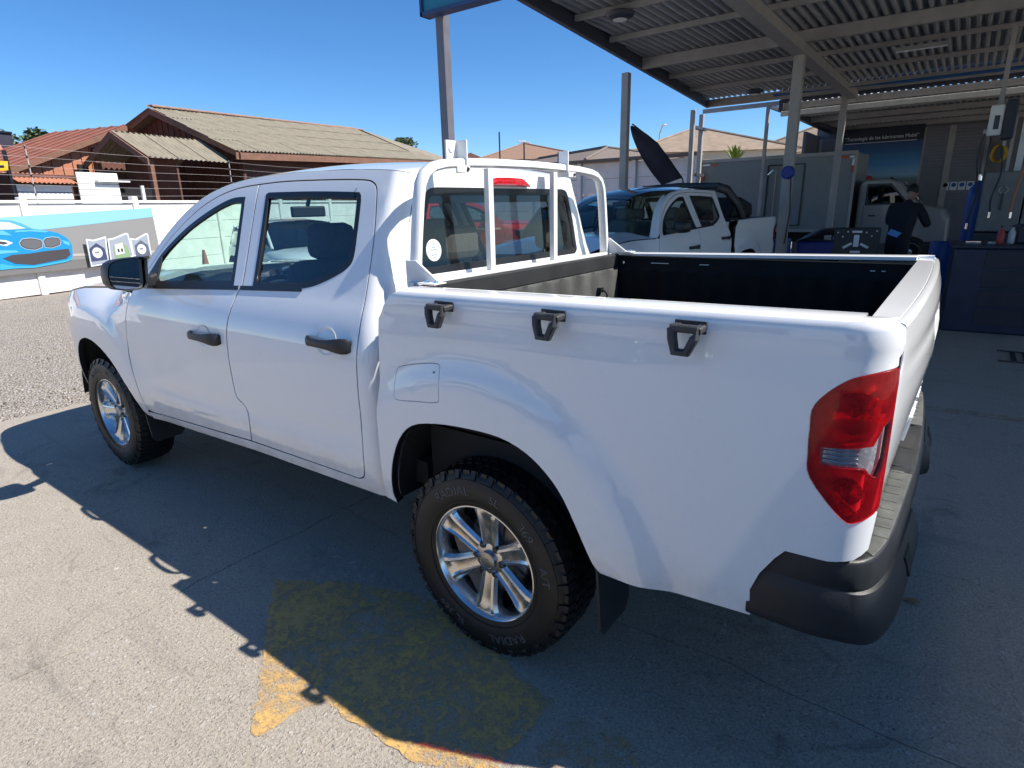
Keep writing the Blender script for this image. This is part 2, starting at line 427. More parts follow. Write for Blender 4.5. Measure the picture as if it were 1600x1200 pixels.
M_LAMPCLEAR = lamp_mat('clear_lamp_lens', (.62, .60, .60), .45)
def red_lens():
    b = NB('red_lamp_cover'); tr = b.n('ShaderNodeBsdfTransparent'); b.set(tr, 0, (.96, .02, .035)); c = b.coord(False)
    pr = b.bsdf(color=b.ramp(b.noise(c, 40, 3), [(.35, (.50, .004, .010)), (.65, (.68, .010, .018))]), rough=.25, coat=1.0, coat_rough=.01, spec=.4)
    mx = b.n('ShaderNodeMixShader'); b.set(mx, 0, .42); b.t.links.new(tr.outputs[0], mx.inputs[1]); b.t.links.new(pr.outputs[0], mx.inputs[2])
    return b.done(mx)
M_REDLENS = red_lens(); M_CLEARLENS = glass('clear_lamp_cover', (.93, .93, .93), ior=1.5)
M_LAMPSHELL = simple('lamp_housing', (.86, .80, .80), .35, var=.25, scale=30)
M_REFLECT = simple('lamp_reflector', (.75, .74, .76), .15, metal=1, var=.1, scale=80)


# ------------------------------------------------------------------ outlines (s, z) on the flank
B_LINE = cr([(1.487, 1.763), (1.455, 1.54), (1.424, 1.33), (1.440, 1.285), (1.474, 1.16), (1.484, 1.04), (1.492, .80), (1.44, .742), (1.412, .655), (1.45, .548)], 4)
DOORF_FRONT = cr([(2.500, .490), (2.575, .50), (2.592, .56), (2.590, .70), (2.612, .87), (2.566, 1.06), (2.516, 1.213)], 4)
DOORF_TOP = cr([(2.455, 1.272), (2.40, 1.335), (2.27, 1.472), (2.13, 1.580), (1.98, 1.664), (1.83, 1.718), (1.70, 1.746), (1.60, 1.757), (1.487, 1.763)], 3)
DOORR_TOP = cr([(1.487, 1.763), (1.261, 1.768), (.917, 1.760), (.735, 1.751), (.675, 1.738), (.645, 1.712), (.628, 1.66), (.60, 1.55), (.578, 1.415), (.560, 1.26), (.552, 1.145), (.562, .90), (.578, .67), (.592, .60), (.612, .570), (.645, .556)], 3)
FRONT_DOOR = DOORF_FRONT+DOORF_TOP[:-1]+B_LINE
REAR_DOOR = [(1.45, .548)]+B_LINE[::-1][1:]+DOORR_TOP[1:]
FWIN = [(1.492, 1.303)]+cr([(1.575, 1.708), (1.703, 1.702), (1.878, 1.650), (2.071, 1.566), (2.255, 1.448), (2.34, 1.355), (2.40, 1.275)], 4)+[(2.395, 1.258)]
RWIN = [(1.335, 1.304), (1.372, 1.53), (1.405, 1.715)]+cr([(1.385, 1.722), (1.05, 1.716), (.768, 1.704), (.742, 1.699), (.726, 1.684), (.716, 1.64), (.700, 1.55), (.688, 1.455), (.712, 1.412), (.80, 1.368), (.911, 1.332), (1.02, 1.315)], 4)
A_EDGE = [(2.56, 1.222), (2.437, 1.360), (2.300, 1.508), (2.161, 1.618), (2.015, 1.699), (1.867, 1.748), (1.717, 1.777), (1.519, 1.797), (1.25, 1.803), (.917, 1.799), (.70, 1.789), (.58, 1.780), (.51, 1.772), (.448, 1.764)]
A_EDGE = cr(A_EDGE, 4)
CAB_SIDE = A_EDGE+[(.44, 1.5), (.40, 1.25), (.404, .9), (.404, .505), (.56, .503), (1.457, .490), (2.602, .435), (2.60, .485), (2.500, .487)]+[(1.45, .545)]+DOORR_TOP[::-1][:-1]+DOORF_TOP[::-1][1:]
def arch(cx, cz, r, a0, a1, n=22): return [(cx+r*math.cos(R(a0+(a1-a0)*i/n)), cz+r*math.sin(R(a0+(a1-a0)*i/n))) for i in range(n+1)]
HOODZ = ([2.4, 2.56, 3.0, 3.4, 3.7, 3.9, 4.05, 4.4, 4.8, 5.2], [1.226, 1.222, 1.215, 1.195, 1.155, 1.105, 1.062, 1.03, 1.02, 1.02])
def zt(s): return float(np.interp(s, *HOODZ))
FENDER = [(2.606, .445), (2.668, .455)]+arch(3.15, .40, .49, 173, 8)+[(3.66, .50), (3.74, .60), (3.76, .80), (3.66, .885), (3.64, .99), (3.665, zt(3.665)-.012)]+[(s, zt(s)-.006) for s in np.arange(3.6, 2.56, -.1)]+[(2.55, 1.222)]+[(p[0]+.0, p[1]) for p in DOORF_FRONT[::-1][:-4]]+[(2.603, .49)]
RARCH = cr([(.398, .525), (.412, .57), (.386, .698), (.330, .816), (.252, .888), (.132, .919), (-.014, .931), (-.147, .928), (-.245, .899), (-.322, .846), (-.382, .775), (-.439, .659), (-.475, .575), (-.50, .548)], 3)
LAMP_IN = cr([(-1.196, .932), (-1.150, .914), (-1.116, .922), (-1.039, 1.007), (-1.028, 1.068), (-1.026, 1.12), (-1.030, 1.178), (-1.086, 1.238), (-1.145, 1.258), (-1.206, 1.265)], 4)
BED_SIDE = [(.455, .535)]+RARCH+[(-.60, .546), (-.935, .573), (-.930, .655), (-.950, .715), (-.983, .773), (-1.005, .802), (-1.10, .806), (-1.16, .814), (-1.205, .835), (-1.213, .930)]+LAMP_IN+[(-1.213, 1.267), (-1.213, 1.30), (-1.213, 1.350), (-1.205, 1.3635)]+[(-1.1, 1.3635), (.32, 1.3635), (.345, 1.350), (.412, 1.263), (.43, .98)]
LAMP = LAMP_IN+[(-1.2125, 1.262), (-1.2125, 1.20), (-1.2125, 1.10), (-1.2125, 1.0), (-1.2125, .945)]
FLAP = cr([(.30, 1.102), (.20, 1.124), (.125, 1.132), (.108, 1.11), (.106, 1.02), (.122, .996), (.22, .983), (.31, .973), (.334, .99), (.334, 1.08), (.30, 1.102)], 3)[:-1]
G = .0050

def wheel(parent, loc, right=False):
    wh = bpy.data.objects.new('wheel', None); COL.objects.link(wh); wh.parent = parent; wh.location = loc; wh.empty_display_size = .1
    wh.rotation_euler = (0, 0, math.pi if right else 0)
    return wh
def wheel_meshes():
    D = {}
    # tyre carcass, then tread blocks
    prof = [(.222, .098), (.228, .108), (.240, .112), (.262, .121), (.29, .1245), (.318, .122), (.338, .116), (.352, .108), (.364, .095), (.369, .06), (.370, 0)]
    prof = prof+[(r, -h) for r, h in prof[::-1][1:]]
    m = MB(); m.lathe(prof, 72)
    n = 58
    def block(a0, a1, y0, y1, r0, r1, sk=0, rin=.36):
        v = []
        for rr, sh in ((rin, 0), (r1, .0012)):
            for a, y in ((a0, y0), (a1, y0), (a1, y1), (a0, y1)):
                a2 = a+(sk if y == y1 else 0); c = 1 if y == y0 else -1
                top = rr if rr == rin else (r0 if abs(y) > .09 else r1)
                yy = y+(sh*c); v.append((top*math.cos(a2), yy, top*math.sin(a2)))
        m.add(v, [(0, 1, 2, 3), (7, 6, 5, 4), (0, 4, 5, 1), (1, 5, 6, 2), (2, 6, 7, 3), (3, 7, 4, 0)])
    for k in range(n):
        a = 2*math.pi*k/n; d = 2*math.pi/n; j = .08*d*math.sin(k*1.7)
        block(a+j, a+d*.70, .064, .107, .367, .3755, .10*d, .352)
        block(a+d*.35, a+d*1.05, -.107, -.064, .367, .3755, .10*d, .352)
        block(a+d*.1, a+d*.78, .024, .059, .3765, .3765, .35*d)
        block(a+d*.5, a+d*1.18, -.059, -.024, .3765, .3765, -.35*d)
        block(a+j, a+d*.72, -.018, .018, .377, .377, .5*d)
        # shoulder lugs running down on the sidewall
        if k % 2 == 0:
            for sg in (1, -1):
                v = []
                for (r, y) in ((.334, .1155), (.352, .107), (.366, .104), (.340, .1215), (.356, .1125), (.369, .107)):
                    for aa in (a+.05*d, a+.62*d): v.append((r*math.cos(aa), sg*y, r*math.sin(aa)))
                m.add(v, [(6, 7, 9, 8), (8, 9, 11, 10), (0, 6, 8, 2), (2, 8, 10, 4), (1, 3, 9, 7), (3, 5, 11, 9), (0, 1, 7, 6), (4, 10, 11, 5)])
    # sidewall ribs
    for rr, yy in ((.247, .1165), (.333, .1195)):
        m.lathe([(rr-.0015, yy-.002), (rr-.0015, yy+.0008), (rr+.0015, yy+.0006), (rr+.0015, yy-.003)], 72)
    D['tyre'] = m.mesh('tyre', 28)
    # raised lettering bent round the sidewall
    D['lettering'] = []
    for txt, mid, size in (('RADIAL', 66, .046), ('SL', 106, .042), ('369', 136, .042), ('A/T', 168, .042), ('RADIAL', 246, .046), ('SL 369', 300, .042)):
        v, f = text_mesh(txt, size, .0012)
        vv = []
        for x, y, z in v:
            r = .292+y; a = R(mid)+x*1.15/.292
            vv.append((r*math.cos(a), .1246-.9*max(0, abs(r-.29)-.006)**1.5*1.4+z+.0006, r*math.sin(a)))
        L = MB(); L.add(vv, f); D['lettering'].append(L.mesh('lettering'))
    # rim: barrel and lip
    m = MB(); m.lathe([(.224, .098), (.2335, .103), (.2335, .108), (.226, .1095), (.221, .104), (.216, .085), (.205, .05), (.196, 0), (.196, -.09), (.222, -.10)], 64)
    D['rim'] = m.mesh('rim', 40)
    m = MB(); m.lathe([(.0, -.005), (.19, -.005), (.195, -.02)], 40); D['barrel_back'] = m.mesh('barrel_back', 40)
    m = MB(); m.lathe([(.0, .030), (.145, .030), (.150, .024), (.150, -.004)], 40)
    m.prism([(.07, -.16), (.15, -.13), (.165, 0), (.15, .13), (.07, .16), (.10, 0)], lambda u, v, d: (u, d, v), -.01, .05); D['brake_disc'] = m.mesh('brake_disc', 40)
    # spokes with a raised pair of ridges and a chamfered foot
    m = MB()
    st = [(.040, .036, .070, 1), (.075, .0360, .076, 1), (.115, .0385, .081, 1), (.160, .0435, .088, 1), (.185, .0500, .093, 1), (.202, .0580, .096, .55), (.2185, .0600, .094, .2), (.2250, .0600, .088, 0)]
    m2 = m.v
    D['spoke'] = None
    s = MB(); P = []
    for r, wd, h, g in st:
        row = [(-wd*1.12, h-.045), (-wd*1.04, h-.016), (-wd*.80, h-.003), (-wd*.58, h), (-wd*.42, h-.009*g), (0, h-.011*g), (wd*.42, h-.009*g), (wd*.58, h), (wd*.80, h-.003), (wd*1.04, h-.016), (wd*1.12, h-.045)]
        P.append([(r, y, x) for x, y in row])
    s.grid(P); D['spoke'] = s.mesh('spoke', 22)
    m = MB(); m.lathe([(.0, .064), (.052, .066), (.070, .062), (.078, .045), (.080, .0)], 40); D['hub'] = m.mesh('hub', 40)
    m = MB(); m.lathe([(.0365, .064), (.0365, .078), (.034, .082), (.030, .083), (.0285, .0815), (.015, .083), (0, .0835)], 32)
    m.prism([(-.011, -.010), (0, -.002), (.011, -.010), (.011, .004), (0, .011), (-.011, .004)], lambda u, v, d: (u, d, v), .083, .0852); D['hub_cap'] = m.mesh('hub_cap', 40)
    m = MB(); m.lathe([(.0125, .055), (.0125, .072), (.008, .076), (0, .0765)], 6); D['wheel_nut'] = m.mesh('wheel_nut', 20)
    m = MB(); m.lathe([(.0155, .0605), (.0155, .0668), (.0135, .0668), (.0135, .062), (0, .062)], 14); D['nut_seat'] = m.mesh('nut_seat', 20)
    return D
WM = wheel_meshes()
def make_wheel(parent, loc, right, rot):
    w_ = wheel(parent, loc, right)
    def pc(n, mat):
        o = link(n, WM[n], mat, w_); return o
    for n, mt in (('tyre', M_RUBBER), ('rim', M_ALLOY), ('barrel_back', M_DARK), ('brake_disc', M_DISC), ('hub', M_ALLOY), ('hub_cap', M_CAP)): 
        o = pc(n, mt); o.rotation_euler = (0, R(rot), 0)
    for me in WM['lettering']: tag(link('lettering', me, M_LETTER, w_), kind='stuff')
    for k in range(6):
        o = pc('spoke', M_ALLOY); o.rotation_euler = (0, R(rot+60*k), 0)
        a = R(rot+60*k+30)
        for n, mt in (('nut_seat', M_DARK), ('wheel_nut', M_NUT)):
            o = pc(n, mt); o.location = (.060*math.cos(a), 0, -.060*math.sin(a))
    return w_

def build_truck(label):
    T = thing('pickup_truck', label, 'pickup truck', loc=(0, 0, 0))
    for right in (False, True):
        sg = -1 if right else 1
        k = dict(right=right)
        # ---- doors
        for nm, poly, win in (('front_door', FRONT_DOOR, FWIN), ('rear_door', REAR_DOOR, RWIN)):
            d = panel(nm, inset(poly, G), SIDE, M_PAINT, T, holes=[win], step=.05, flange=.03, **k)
            panel('door_gap_shade', inset(poly, -.010), SIDE, M_DARK, d, holes=[inset(poly, .020)], step=.06, flange=0, off=-.013, edge=.03, **k)  # black backing strip, painted shade for the gap round the door
            panel('window_trim', inset(win, .001), SIDE, M_TRIM, d, holes=[inset(win, .025)], step=.02, flange=.012, off=.0012, **k)
            panel('window_glass', inset(win, .016), SIDE, M_GLASS if nm == 'front_door' else M_GLASSB, d, step=.08, flange=0, off=-.010, **k)
            zb = 1.295
            low = [p for p in inset(poly, .03) if p[1] < zb-.02]
            i = max(range(len(low)), key=lambda q: math.hypot(low[q][0]-low[q-1][0], low[q][1]-low[q-1][1])); low = low[i:]+low[:i]
            low = [(min(max(low[0][0], low[-1][0]), 9), zb-.006)]*0+low
            panel('door_lining', low, SIDE, M_INT, d, step=.12, flange=.01, off=-.075, **k)
            # belt moulding
            hx = (1.50, 2.40) if nm == 'front_door' else (1.02, 1.43)
            zf = lambda s: 1.301-(s-1.45)*.047 if s > 1.45 else 1.301+(1.45-s)*.042
            strip = [(s, zf(s)-.011) for s in np.linspace(hx[0]-.05, hx[1], 9)]+[(s, zf(s)+.006) for s in np.linspace(hx[1], hx[0]-.05, 9)]
            panel('belt_moulding', strip, SIDE, M_TRIM, d, step=.05, flange=.006, off=.004, **k)
            # handle in a scooped cup
            hx0, hx1, hz = (1.535, 1.812, 1.058) if nm == 'front_door' else (.588, .853, 1.132)
            cx = hx0+.58*(hx1-hx0)
            cup = arch(cx, hz, .055, 0, 360, 20)[:-1]
            cm = MB(); Pc = []
            for rr, dd in ((.056, .0008), (.050, -.0015), (.036, -.010), (.018, -.015), (.001, -.016)):
                row = []
                for q in range(20):
                    s_, z_ = cx+rr*1.15*math.cos(q*math.pi/10), hz+rr*.95*math.sin(q*math.pi/10)
                    p = SIDE(s_, z_); n_ = nrm(SIDE, np.array([s_]), np.array([z_]), (0, 1, 0))[0]
                    p = p+n_*(dd+.0165); row.append((p[0], p[1]*sg, p[2]))
                Pc.append(row)
            cm.grid([[(p[0], p[1]-sg*.0150, p[2]) for p in row] for row in Pc], wrap=True)
            cm.build('handle_cup', M_PAINT, d, smooth=60)
            hm = MB(); pts = []; rs = []
            base = [(0, .006, .016), (.03, .020, .021), (.09, .034, .0205), (.20, .040, .018), (.45, .044, .0175), (.62, .043, .021), (.78, .040, .028), (.88, .034, .031), (.95, .022, .030), (1.0, .010, .022)]
            rows = []
            for t, dep, hh in base[::-1]:
                s_ = hx1+(hx0-hx1)*t; c0 = SIDE(s_, hz)
                row = []
                for q in range(12):
                    a = q*math.pi/6; row.append((c0[0], (c0[1]+dep-.008+.010*math.cos(a)*min(1, dep/.02))*sg, c0[2]+hh*math.sin(a)))
                rows.append(row)
            hm.grid(rows, wrap=True); hm.f += [tuple(range(12)), tuple(range(12*len(rows)-12, 12*len(rows)))]
            hm.build('door_handle', M_BLACKPL, d, smooth=50)
        # ---- cab shell flank, wing, bed side
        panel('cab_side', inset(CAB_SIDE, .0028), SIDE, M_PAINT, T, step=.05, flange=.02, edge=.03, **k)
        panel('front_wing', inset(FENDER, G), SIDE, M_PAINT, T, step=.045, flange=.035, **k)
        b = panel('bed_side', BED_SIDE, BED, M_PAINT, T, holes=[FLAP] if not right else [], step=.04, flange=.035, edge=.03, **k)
        if not right:
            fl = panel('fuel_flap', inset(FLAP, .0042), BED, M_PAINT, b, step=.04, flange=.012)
            panel('flap_gap_shade', inset(FLAP, -.008), BED, M_DARK, fl, step=.05, flange=0, off=-.008)  # black sheet behind the flap, standing in for shade in its gap
            p = BED(.135, 1.10); mm = MB(); mm.lathe([(.0, .001), (.004, .001), (.004, -.002)], 10, c=tuple(p)); mm.build('flap_bump_stop', M_TRIM, fl)
        # rail cap
        rows = []
        ss = list(np.linspace(.32, -1.05, 18))+[-1.08, -1.10, -1.105, -1.13, -1.16, -1.185, -1.2, -1.2125]
        for s in ss:
            p = BED(s, 1.3635); q = BED(s, 1.348)
            inn = .805 if s > -1.103 else .8585; x = p[0]
            row = [(p[0], p[1], p[2])]
            for t, dz in ((.08, .0045), (.2, .0065), (.5, .007), (.85, .0065), (1, .003), (1.0, -.012)):
                row.append((p[0]+(min(x+.0, 9)-p[0])*t, p[1]+(min(inn, p[1]-.005)-p[1])*t, p[2]+dz))
            rows.append([(a, b_*sg, c_) for a, b_, c_ in row])
        MB().grid(rows).build('rail_cap', M_PAINT, b, smooth=60)
        # tie-down hooks: an open trapezoid loop standing off the flank
        for hx in (.085, -.335, -.735):
            hm = MB(); z0 = 1.312-.013*hx; y0 = float(BED(hx, 1.29)[1])-.004; yo = y0+.044
            A = [(hx+.032, yo, z0+.018), (hx+.029, yo+.004, z0-.006), (hx+.020, yo+.006, z0-.040), (hx-.010, yo+.006, z0-.040), (hx-.026, yo+.004, z0-.004), (hx-.032, yo-.002, z0+.018)]
            loop = [(hx+.040, y0, z0+.020)]+A+[(hx-.040, y0, z0+.020)]
            bar_ = [(hx+.038, yo-.002, z0+.028), (hx-.038, yo-.002, z0+.028)]
            pp = [(x, y*sg, z) for x, y, z in A]
            hm.tube(pp+[pp[0], pp[1]], 0, sq=(.026, .021), up=(0, 1, 0))
            for sx in (1, -1):
                hm.tube([(hx+sx*.030, (y0-.002)*sg, z0+.016), (hx+sx*.029, (yo+.002)*sg, z0+.014)], 0, sq=(.019, .022), up=(0, 0, 1))
            hm.box(hx-.040, hx+.040, min(y0*sg, (y0+.008)*sg), max(y0*sg, (y0+.008)*sg), z0+.000, z0+.032)
            hm.build('tie_down_hook', M_HOOK, b, bevel=.003)
        # ---- tail lamp: reflector shell, inner pieces, outer cover
        midband = [(-1.055, 1.085), (-1.055, 1.060), (-1.060, 1.044), (-1.10, 1.044), (-1.150, 1.045), (-1.165, 1.028), (-1.185, 1.022), (-1.204, 1.06), (-1.207, 1.12), (-1.204, 1.155), (-1.18, 1.14), (-1.160, 1.098), (-1.10, 1.090)]
        lamp = panel('tail_lamp', inset(LAMP, .003), BED, M_LAMPSHELL, T, step=.02, flange=.012, off=-.030, **k)
        panel('red_lens', inset(LAMP, .003), BED, M_REDLENS, lamp, holes=[midband], step=.02, flange=.008, off=.003, **k)
        panel('clear_lens', inset(midband, .0005), BED, M_CLEARLENS, lamp, step=.02, flange=.006, off=.004, **k)
        panel('clear_reflector', inset(midband, -.002), BED, M_LAMPCLEAR, lamp, step=.02, flange=.010, off=-.012, **k)
        panel('lens_rib', [(-1.036, 1.09), (-1.036, 1.07), (-1.062, 1.0), (-1.15, .93), (-1.156, .934), (-1.072, 1.0), (-1.046, 1.075)], BED, M_LAMPRED, lamp, step=.02, flange=.004, off=-.004, **k)
        for i in range(4):
            zz = 1.049+i*.0105
            panel('reflector_bar', [(-1.060, zz), (-1.060, zz+.006), (-1.135, zz+.0055), (-1.135, zz)], BED, M_REFLECT, lamp, step=.03, flange=.004, off=-.006, **k)
        for s_, z_, r_ in ((-1.115, 1.165, .050), (-1.118, .985, .036), (-1.165, 1.19, .030)):
            cb = BED(s_, z_); nb = nrm(BED, np.array([s_]), np.array([z_]), (0, 1, 0))[0]; nb = nb*np.array([1, sg, 1]); cb = cb*np.array([1, sg, 1])
            e1 = np.cross(nb, [0, 0, 1]); e1 /= np.linalg.norm(e1); e2 = np.cross(e1, nb); rows = []
            for q, dd in ((1.0, -.010), (.85, -.018), (.6, -.025), (.3, -.029), (.02, -.029)):
                rows.append([tuple(cb+nb*dd+(e1*math.cos(t)+e2*math.sin(t))*r_*q) for t in np.linspace(0, 2*math.pi, 21)[:-1]])
            MB().grid(rows, wrap=True).build('reflector_bowl', M_REFLECT, lamp, smooth=60)
            rows = [[tuple(cb+nb*(-.020+.012*math.sin(u))+(e1*math.cos(t)+e2*math.sin(t))*.012*math.cos(u)) for t in np.linspace(0, 2*math.pi, 11)[:-1]] for u in np.linspace(-.8, 1.5, 6)]
            MB().grid(rows, wrap=True).build('bulb', M_LAMPRED, lamp, smooth=60)
        # ---- mirror
        mr = MB(); rows = []
        out = [(1.128, 1.385), (1.136, 1.345), (1.132, 1.305), (1.112, 1.278), (1.06, 1.266), (1.00, 1.262), (.962, 1.268), (.946, 1.295), (.940, 1.36), (.932, 1.418), (.95, 1.431), (1.03, 1.429), (1.085, 1.423), (1.115, 1.408)]
        cy, cz = 1.03, 1.345
        for x, sc in ((2.175, .93), (2.150, .97), (2.166, 1.0), (2.20, 1.0), (2.245, .95), (2.28, .82), (2.30, .60), (2.31, .25)):
            rows.append([(x, (cy+(y-cy)*sc)*sg, cz+(z-cz)*sc) for y, z in out])
        mr.grid(rows, wrap=True); mr.f += [tuple(range(14*7, 14*8))]
        mirror = mr.build('wing_mirror', M_BLACKPL, T, smooth=50)
        g = MB(); g.add([(2.172-.16*(y-cy), (cy+(y-cy)*.90)*sg, cz+(z-cz)*.90) for y, z in out], [tuple(range(14))]); g.build('mirror_glass', M_MIRROR, mirror)
        st = MB(); st.tube([(2.24, .965*sg, 1.30), (2.27, .90*sg, 1.29), (2.29, .85*sg, 1.30)], 0, sq=(.07, .05), up=(0, 0, 1)); st.build('mirror_stalk', M_BLACKPL, mirror, bevel=.006)
        panel('mirror_base', [(2.255, 1.270), (2.262, 1.43), (2.335, 1.345), (2.392, 1.278), (2.388, 1.262)], SIDE, M_BLACKPL, mirror, step=.04, flange=.01, off=.003, **k)
        # ---- wheel wells and flaps
        for cx, arc, y0, y1 in ((0, [(p[0], p[1]) for p in RARCH], .50, .895), (3.15, arch(3.15, .40, .495, 178, 2), .46, .885)):
            a2 = [(p[0]+(p[0]-cx)*.02, p[1]+.012) for p in arc]
            rows = [[(p[0], y*sg, p[1]) for p in a2] for y in (y1, .7, y0)]
            wl = MB().grid(rows); wl.add([(p[0], y0*sg, p[1]) for p in a2]+[(a2[-1][0], y0*sg, .3), (a2[0][0], y0*sg, .3)], [tuple(range(len(a2)+2))])
            wl.build('wheel_well', M_DARK, T, smooth=60)
        for x, zt_ in ((-.468, .56), (2.655, .47)):
            mf = MB(); mf.prism([(.66, zt_), (.905, zt_), (.895, .31), (.875, .275), (.72, .275), (.69, .31)], lambda u, v, d: (x+d-.05*(zt_-v), u*sg, v), -.006, .004)
            mf.build('mud_flap', M_BLACKPL, T, bevel=.002)
        # headlamp
        hl = panel('headlamp', [(3.668, .895), (3.765, .815), (4.0, .79), (4.27, .83), (4.27, .93), (4.0, 1.0), (3.80, 1.07), (3.672, 1.108), (3.648, .99)], SIDE, M_LAMPCLEAR, T, step=.05, flange=.02, off=-.004, **k)
    # ---- wheels
    for x in (0, 3.155):
        for right in (False, True):
            make_wheel(T, (x, -.795 if right else .795, .377), right, 27 if x == 0 else 8)
    # ---- roof and windscreen from the two edges
    E = A_EDGE[::-1]; E = resample(E+[E[-1]], .05) if 0 else E
    pl = [SIDE(s, z) for s, z in E]
    def crossrow(p, q, n=24):
        row = []
        s_, (x, y, z) = q, p
        wz = float(np.interp(s_, [.44, .56, .75, 1.2, 1.55, 1.75, 2.1, 2.56], [.018, .030, .046, .058, .050, .045, .034, .02]))
        wx = float(np.interp(s_, [.44, .6, 1.3, 1.6, 1.8, 2.1, 2.56], [.012, .0, .0, .03, .085, .12, .13]))*(-1 if s_ < .6 else 1)
        for i in range(n+1):
            t = -1+2*i/n; t = math.copysign(1-(1-abs(t))**1.25, t); b_ = 1-abs(t)**2.3
            row.append((x+wx*(1-t*t), y*-t, z+wz*b_))
        return row
    rows = [crossrow(p, q[0]) for p, q in zip(pl, E)]
    kk = next(i for i, q in enumerate(E) if q[0] > 1.62)
    MB().grid(rows[:kk+1]).build('roof', M_PAINT, T, smooth=60)
    n = len(rows[0])
    MB().grid([r_[1:-1] for r_ in rows[kk:]]).build('windscreen', M_GLASS, T, smooth=60)
    for sl in (slice(0, 3), slice(n-3, n)): MB().grid([r_[sl] for r_ in rows[kk:]]).build('windscreen_pillar', M_PAINT, T, smooth=60)
    MB().grid([[(x, y*.97, z-.035) for x, y, z in r_] for r_ in rows[1:kk]]).build('headlining', M_HEADLINER, T, smooth=60)
    # ---- cab back wall and window
    zz = np.linspace(.55, 1.764, 16)
    wall = [(rear_half(z)-.001, z) for z in zz]+[(y, 1.764+.018*(1-(y/.6)**2)) for y in np.linspace(.5, -.5, 9)]+[(-rear_half(z)+.001, z) for z in zz[::-1]]
    rw = cr([(.60, 1.372), (.627, 1.392), (.625, 1.43), (.595, 1.56), (.556, 1.675), (.528, 1.708), (.48, 1.716)], 4)
    rwin = rw+[(-y, z) for y, z in rw[::-1]]
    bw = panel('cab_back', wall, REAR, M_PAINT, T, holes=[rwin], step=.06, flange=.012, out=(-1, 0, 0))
    panel('window_seal', inset(rwin, .001), REAR, M_TRIM, bw, holes=[inset(rwin, .03)], step=.03, flange=.004, off=-.003, out=(-1, 0, 0))
    gl = panel('rear_window', inset(rwin, .012), REAR, M_GLASSR, bw, step=.1, flange=0, off=-.007, out=(-1, 0, 0))
    panel('shade_band', [(.53, 1.655), (-.53, 1.655), (-.515, 1.700), (.515, 1.700)], REAR, M_TRIM, bw, step=.06, flange=.002, off=-.0105, out=(-1, 0, 0))
    # sticker on the glass
    c0 = (.525, 1.468); disc = arch(c0[0], c0[1], .043, 0, 360, 24)[:-1]
    stk = panel('round_sticker', disc, REAR, M_WHITEDECAL, gl, step=.03, flange=.001, off=-.004, out=(-1, 0, 0))
    ln = MB()
    for i, wd in enumerate((.012, .022, .034, .0, .040, .026)):
        zc = c0[1]+.026-i*.0105; x_ = float(REAR(c0[0], zc)[0])-.0002; ln.box(x_, x_+.0012, c0[0]-wd/2, c0[0]+wd/2, zc-.0010, zc+.0010)
    ln.build('sticker_print', simple('blue_print', (.30, .40, .50), .6), gl)
    # high brake lamp
    bl = MB(); rows = []
    for y, h in ((.16, .010), (.13, .030), (.10, .038), (0, .040), (-.10, .038), (-.13, .030), (-.16, .010)):
        x = float(REAR(y, 1.73)[0]); rows.append([(x+.03, y, 1.722+h), (x-.012, y, 1.722+h), (x-.022, y, 1.722+h*.45), (x-.020, y, 1.722), (x+.03, y, 1.722)])
    bl.grid(rows).build('high_brake_lamp', M_LAMPRED, T, smooth=50)
    # ---- bonnet and nose
    rows = []
    for s in list(np.arange(2.60, 3.9, .08))+list(np.arange(3.9, 4.7, .05)):
        z = zt(s); p = SIDE(s, z-.004); row = []
        for i in range(21):
            t = -1+i/10; row.append((p[0]+.0*(1-t*t), p[1]*-t, z+.072*min(1, abs(p[1])/.75)*(1-abs(t)**2.2)+.012*math.exp(-((abs(t)-.55)/.12)**2)*(abs(p[1])/.8)))
        rows.append(row)
    MB().grid(rows).build('bonnet', M_PAINT, T, smooth=60)
    p = SIDE(2.60, 1.2); MB().box(2.46, 2.63, -.80, .80, 1.16, 1.205).build('cowl', M_BLACKPL, T, bevel=.01)
    def both(nm, poly, mat, par, **kw): return panel_build(nm, [panel_data(poly, SIDE, right=r_, **kw) for r_ in (False, True)], mat, par)
    fb = both('front_bumper', [(3.745, .598), (3.76, .795), (4.0, .785), (4.27, .815), (4.80, .80), (4.80, .62), (4.2, .60), (4.2, .48), (4.80, .47), (4.80, .40), (4.0, .40), (3.70, .44), (3.69, .52)], M_PAINT, T, step=.06, flange=.03, off=.004)
    both('grille', [(4.275, .825), (4.275, 1.0), (4.80, 1.01), (4.80, .81)], M_TRIM, T, step=.06, flange=.02, off=-.01)
    for z in (.86, .91, .96): both('grille_bar', [(4.28, z), (4.28, z+.014), (4.80, z+.014), (4.80, z)], M_CHROME, T, step=.1, flange=.01, off=.004)
    both('lower_grille', [(4.205, .485), (4.205, .595), (4.80, .615), (4.80, .475)], M_DARK, T, step=.08, flange=.01, off=-.02)
    # ---- load bed: liner tray, head board
    x0, x1, yi, zf, ztp = -1.105, .335, .795, .84, 1.350
    ln = MB()
    def vwall(a, b_, n, ribs=True):
        """ribbed liner wall from a to b (plan), inward normal left of a->b"""
        a = np.array(a); b_ = np.array(b_); d = (b_-a); L = np.linalg.norm(d); d /= L; nn = np.array([-d[1], d[0]])
        P = []
        for i in range(n+1):
            t = i/n; rib = (.012 if (i % 4) in (1, 2) else 0) if ribs and 0 < i < n else 0
            q = a+d*L*t
            P.append([(q[0]+nn[0]*o, q[1]+nn[1]*o, z) for z, o in ((ztp+.004, -.004), (ztp, .006), (ztp-.055, .008), (ztp-.065, .014), (ztp-.075, .014+rib), (zf, .03+rib))])
        ln.grid(P)
    vwall((x1, yi), (x0, yi), 48); vwall((x0, -yi), (x1, -yi), 48); vwall((x0, yi), (x0, -yi), 24, False)
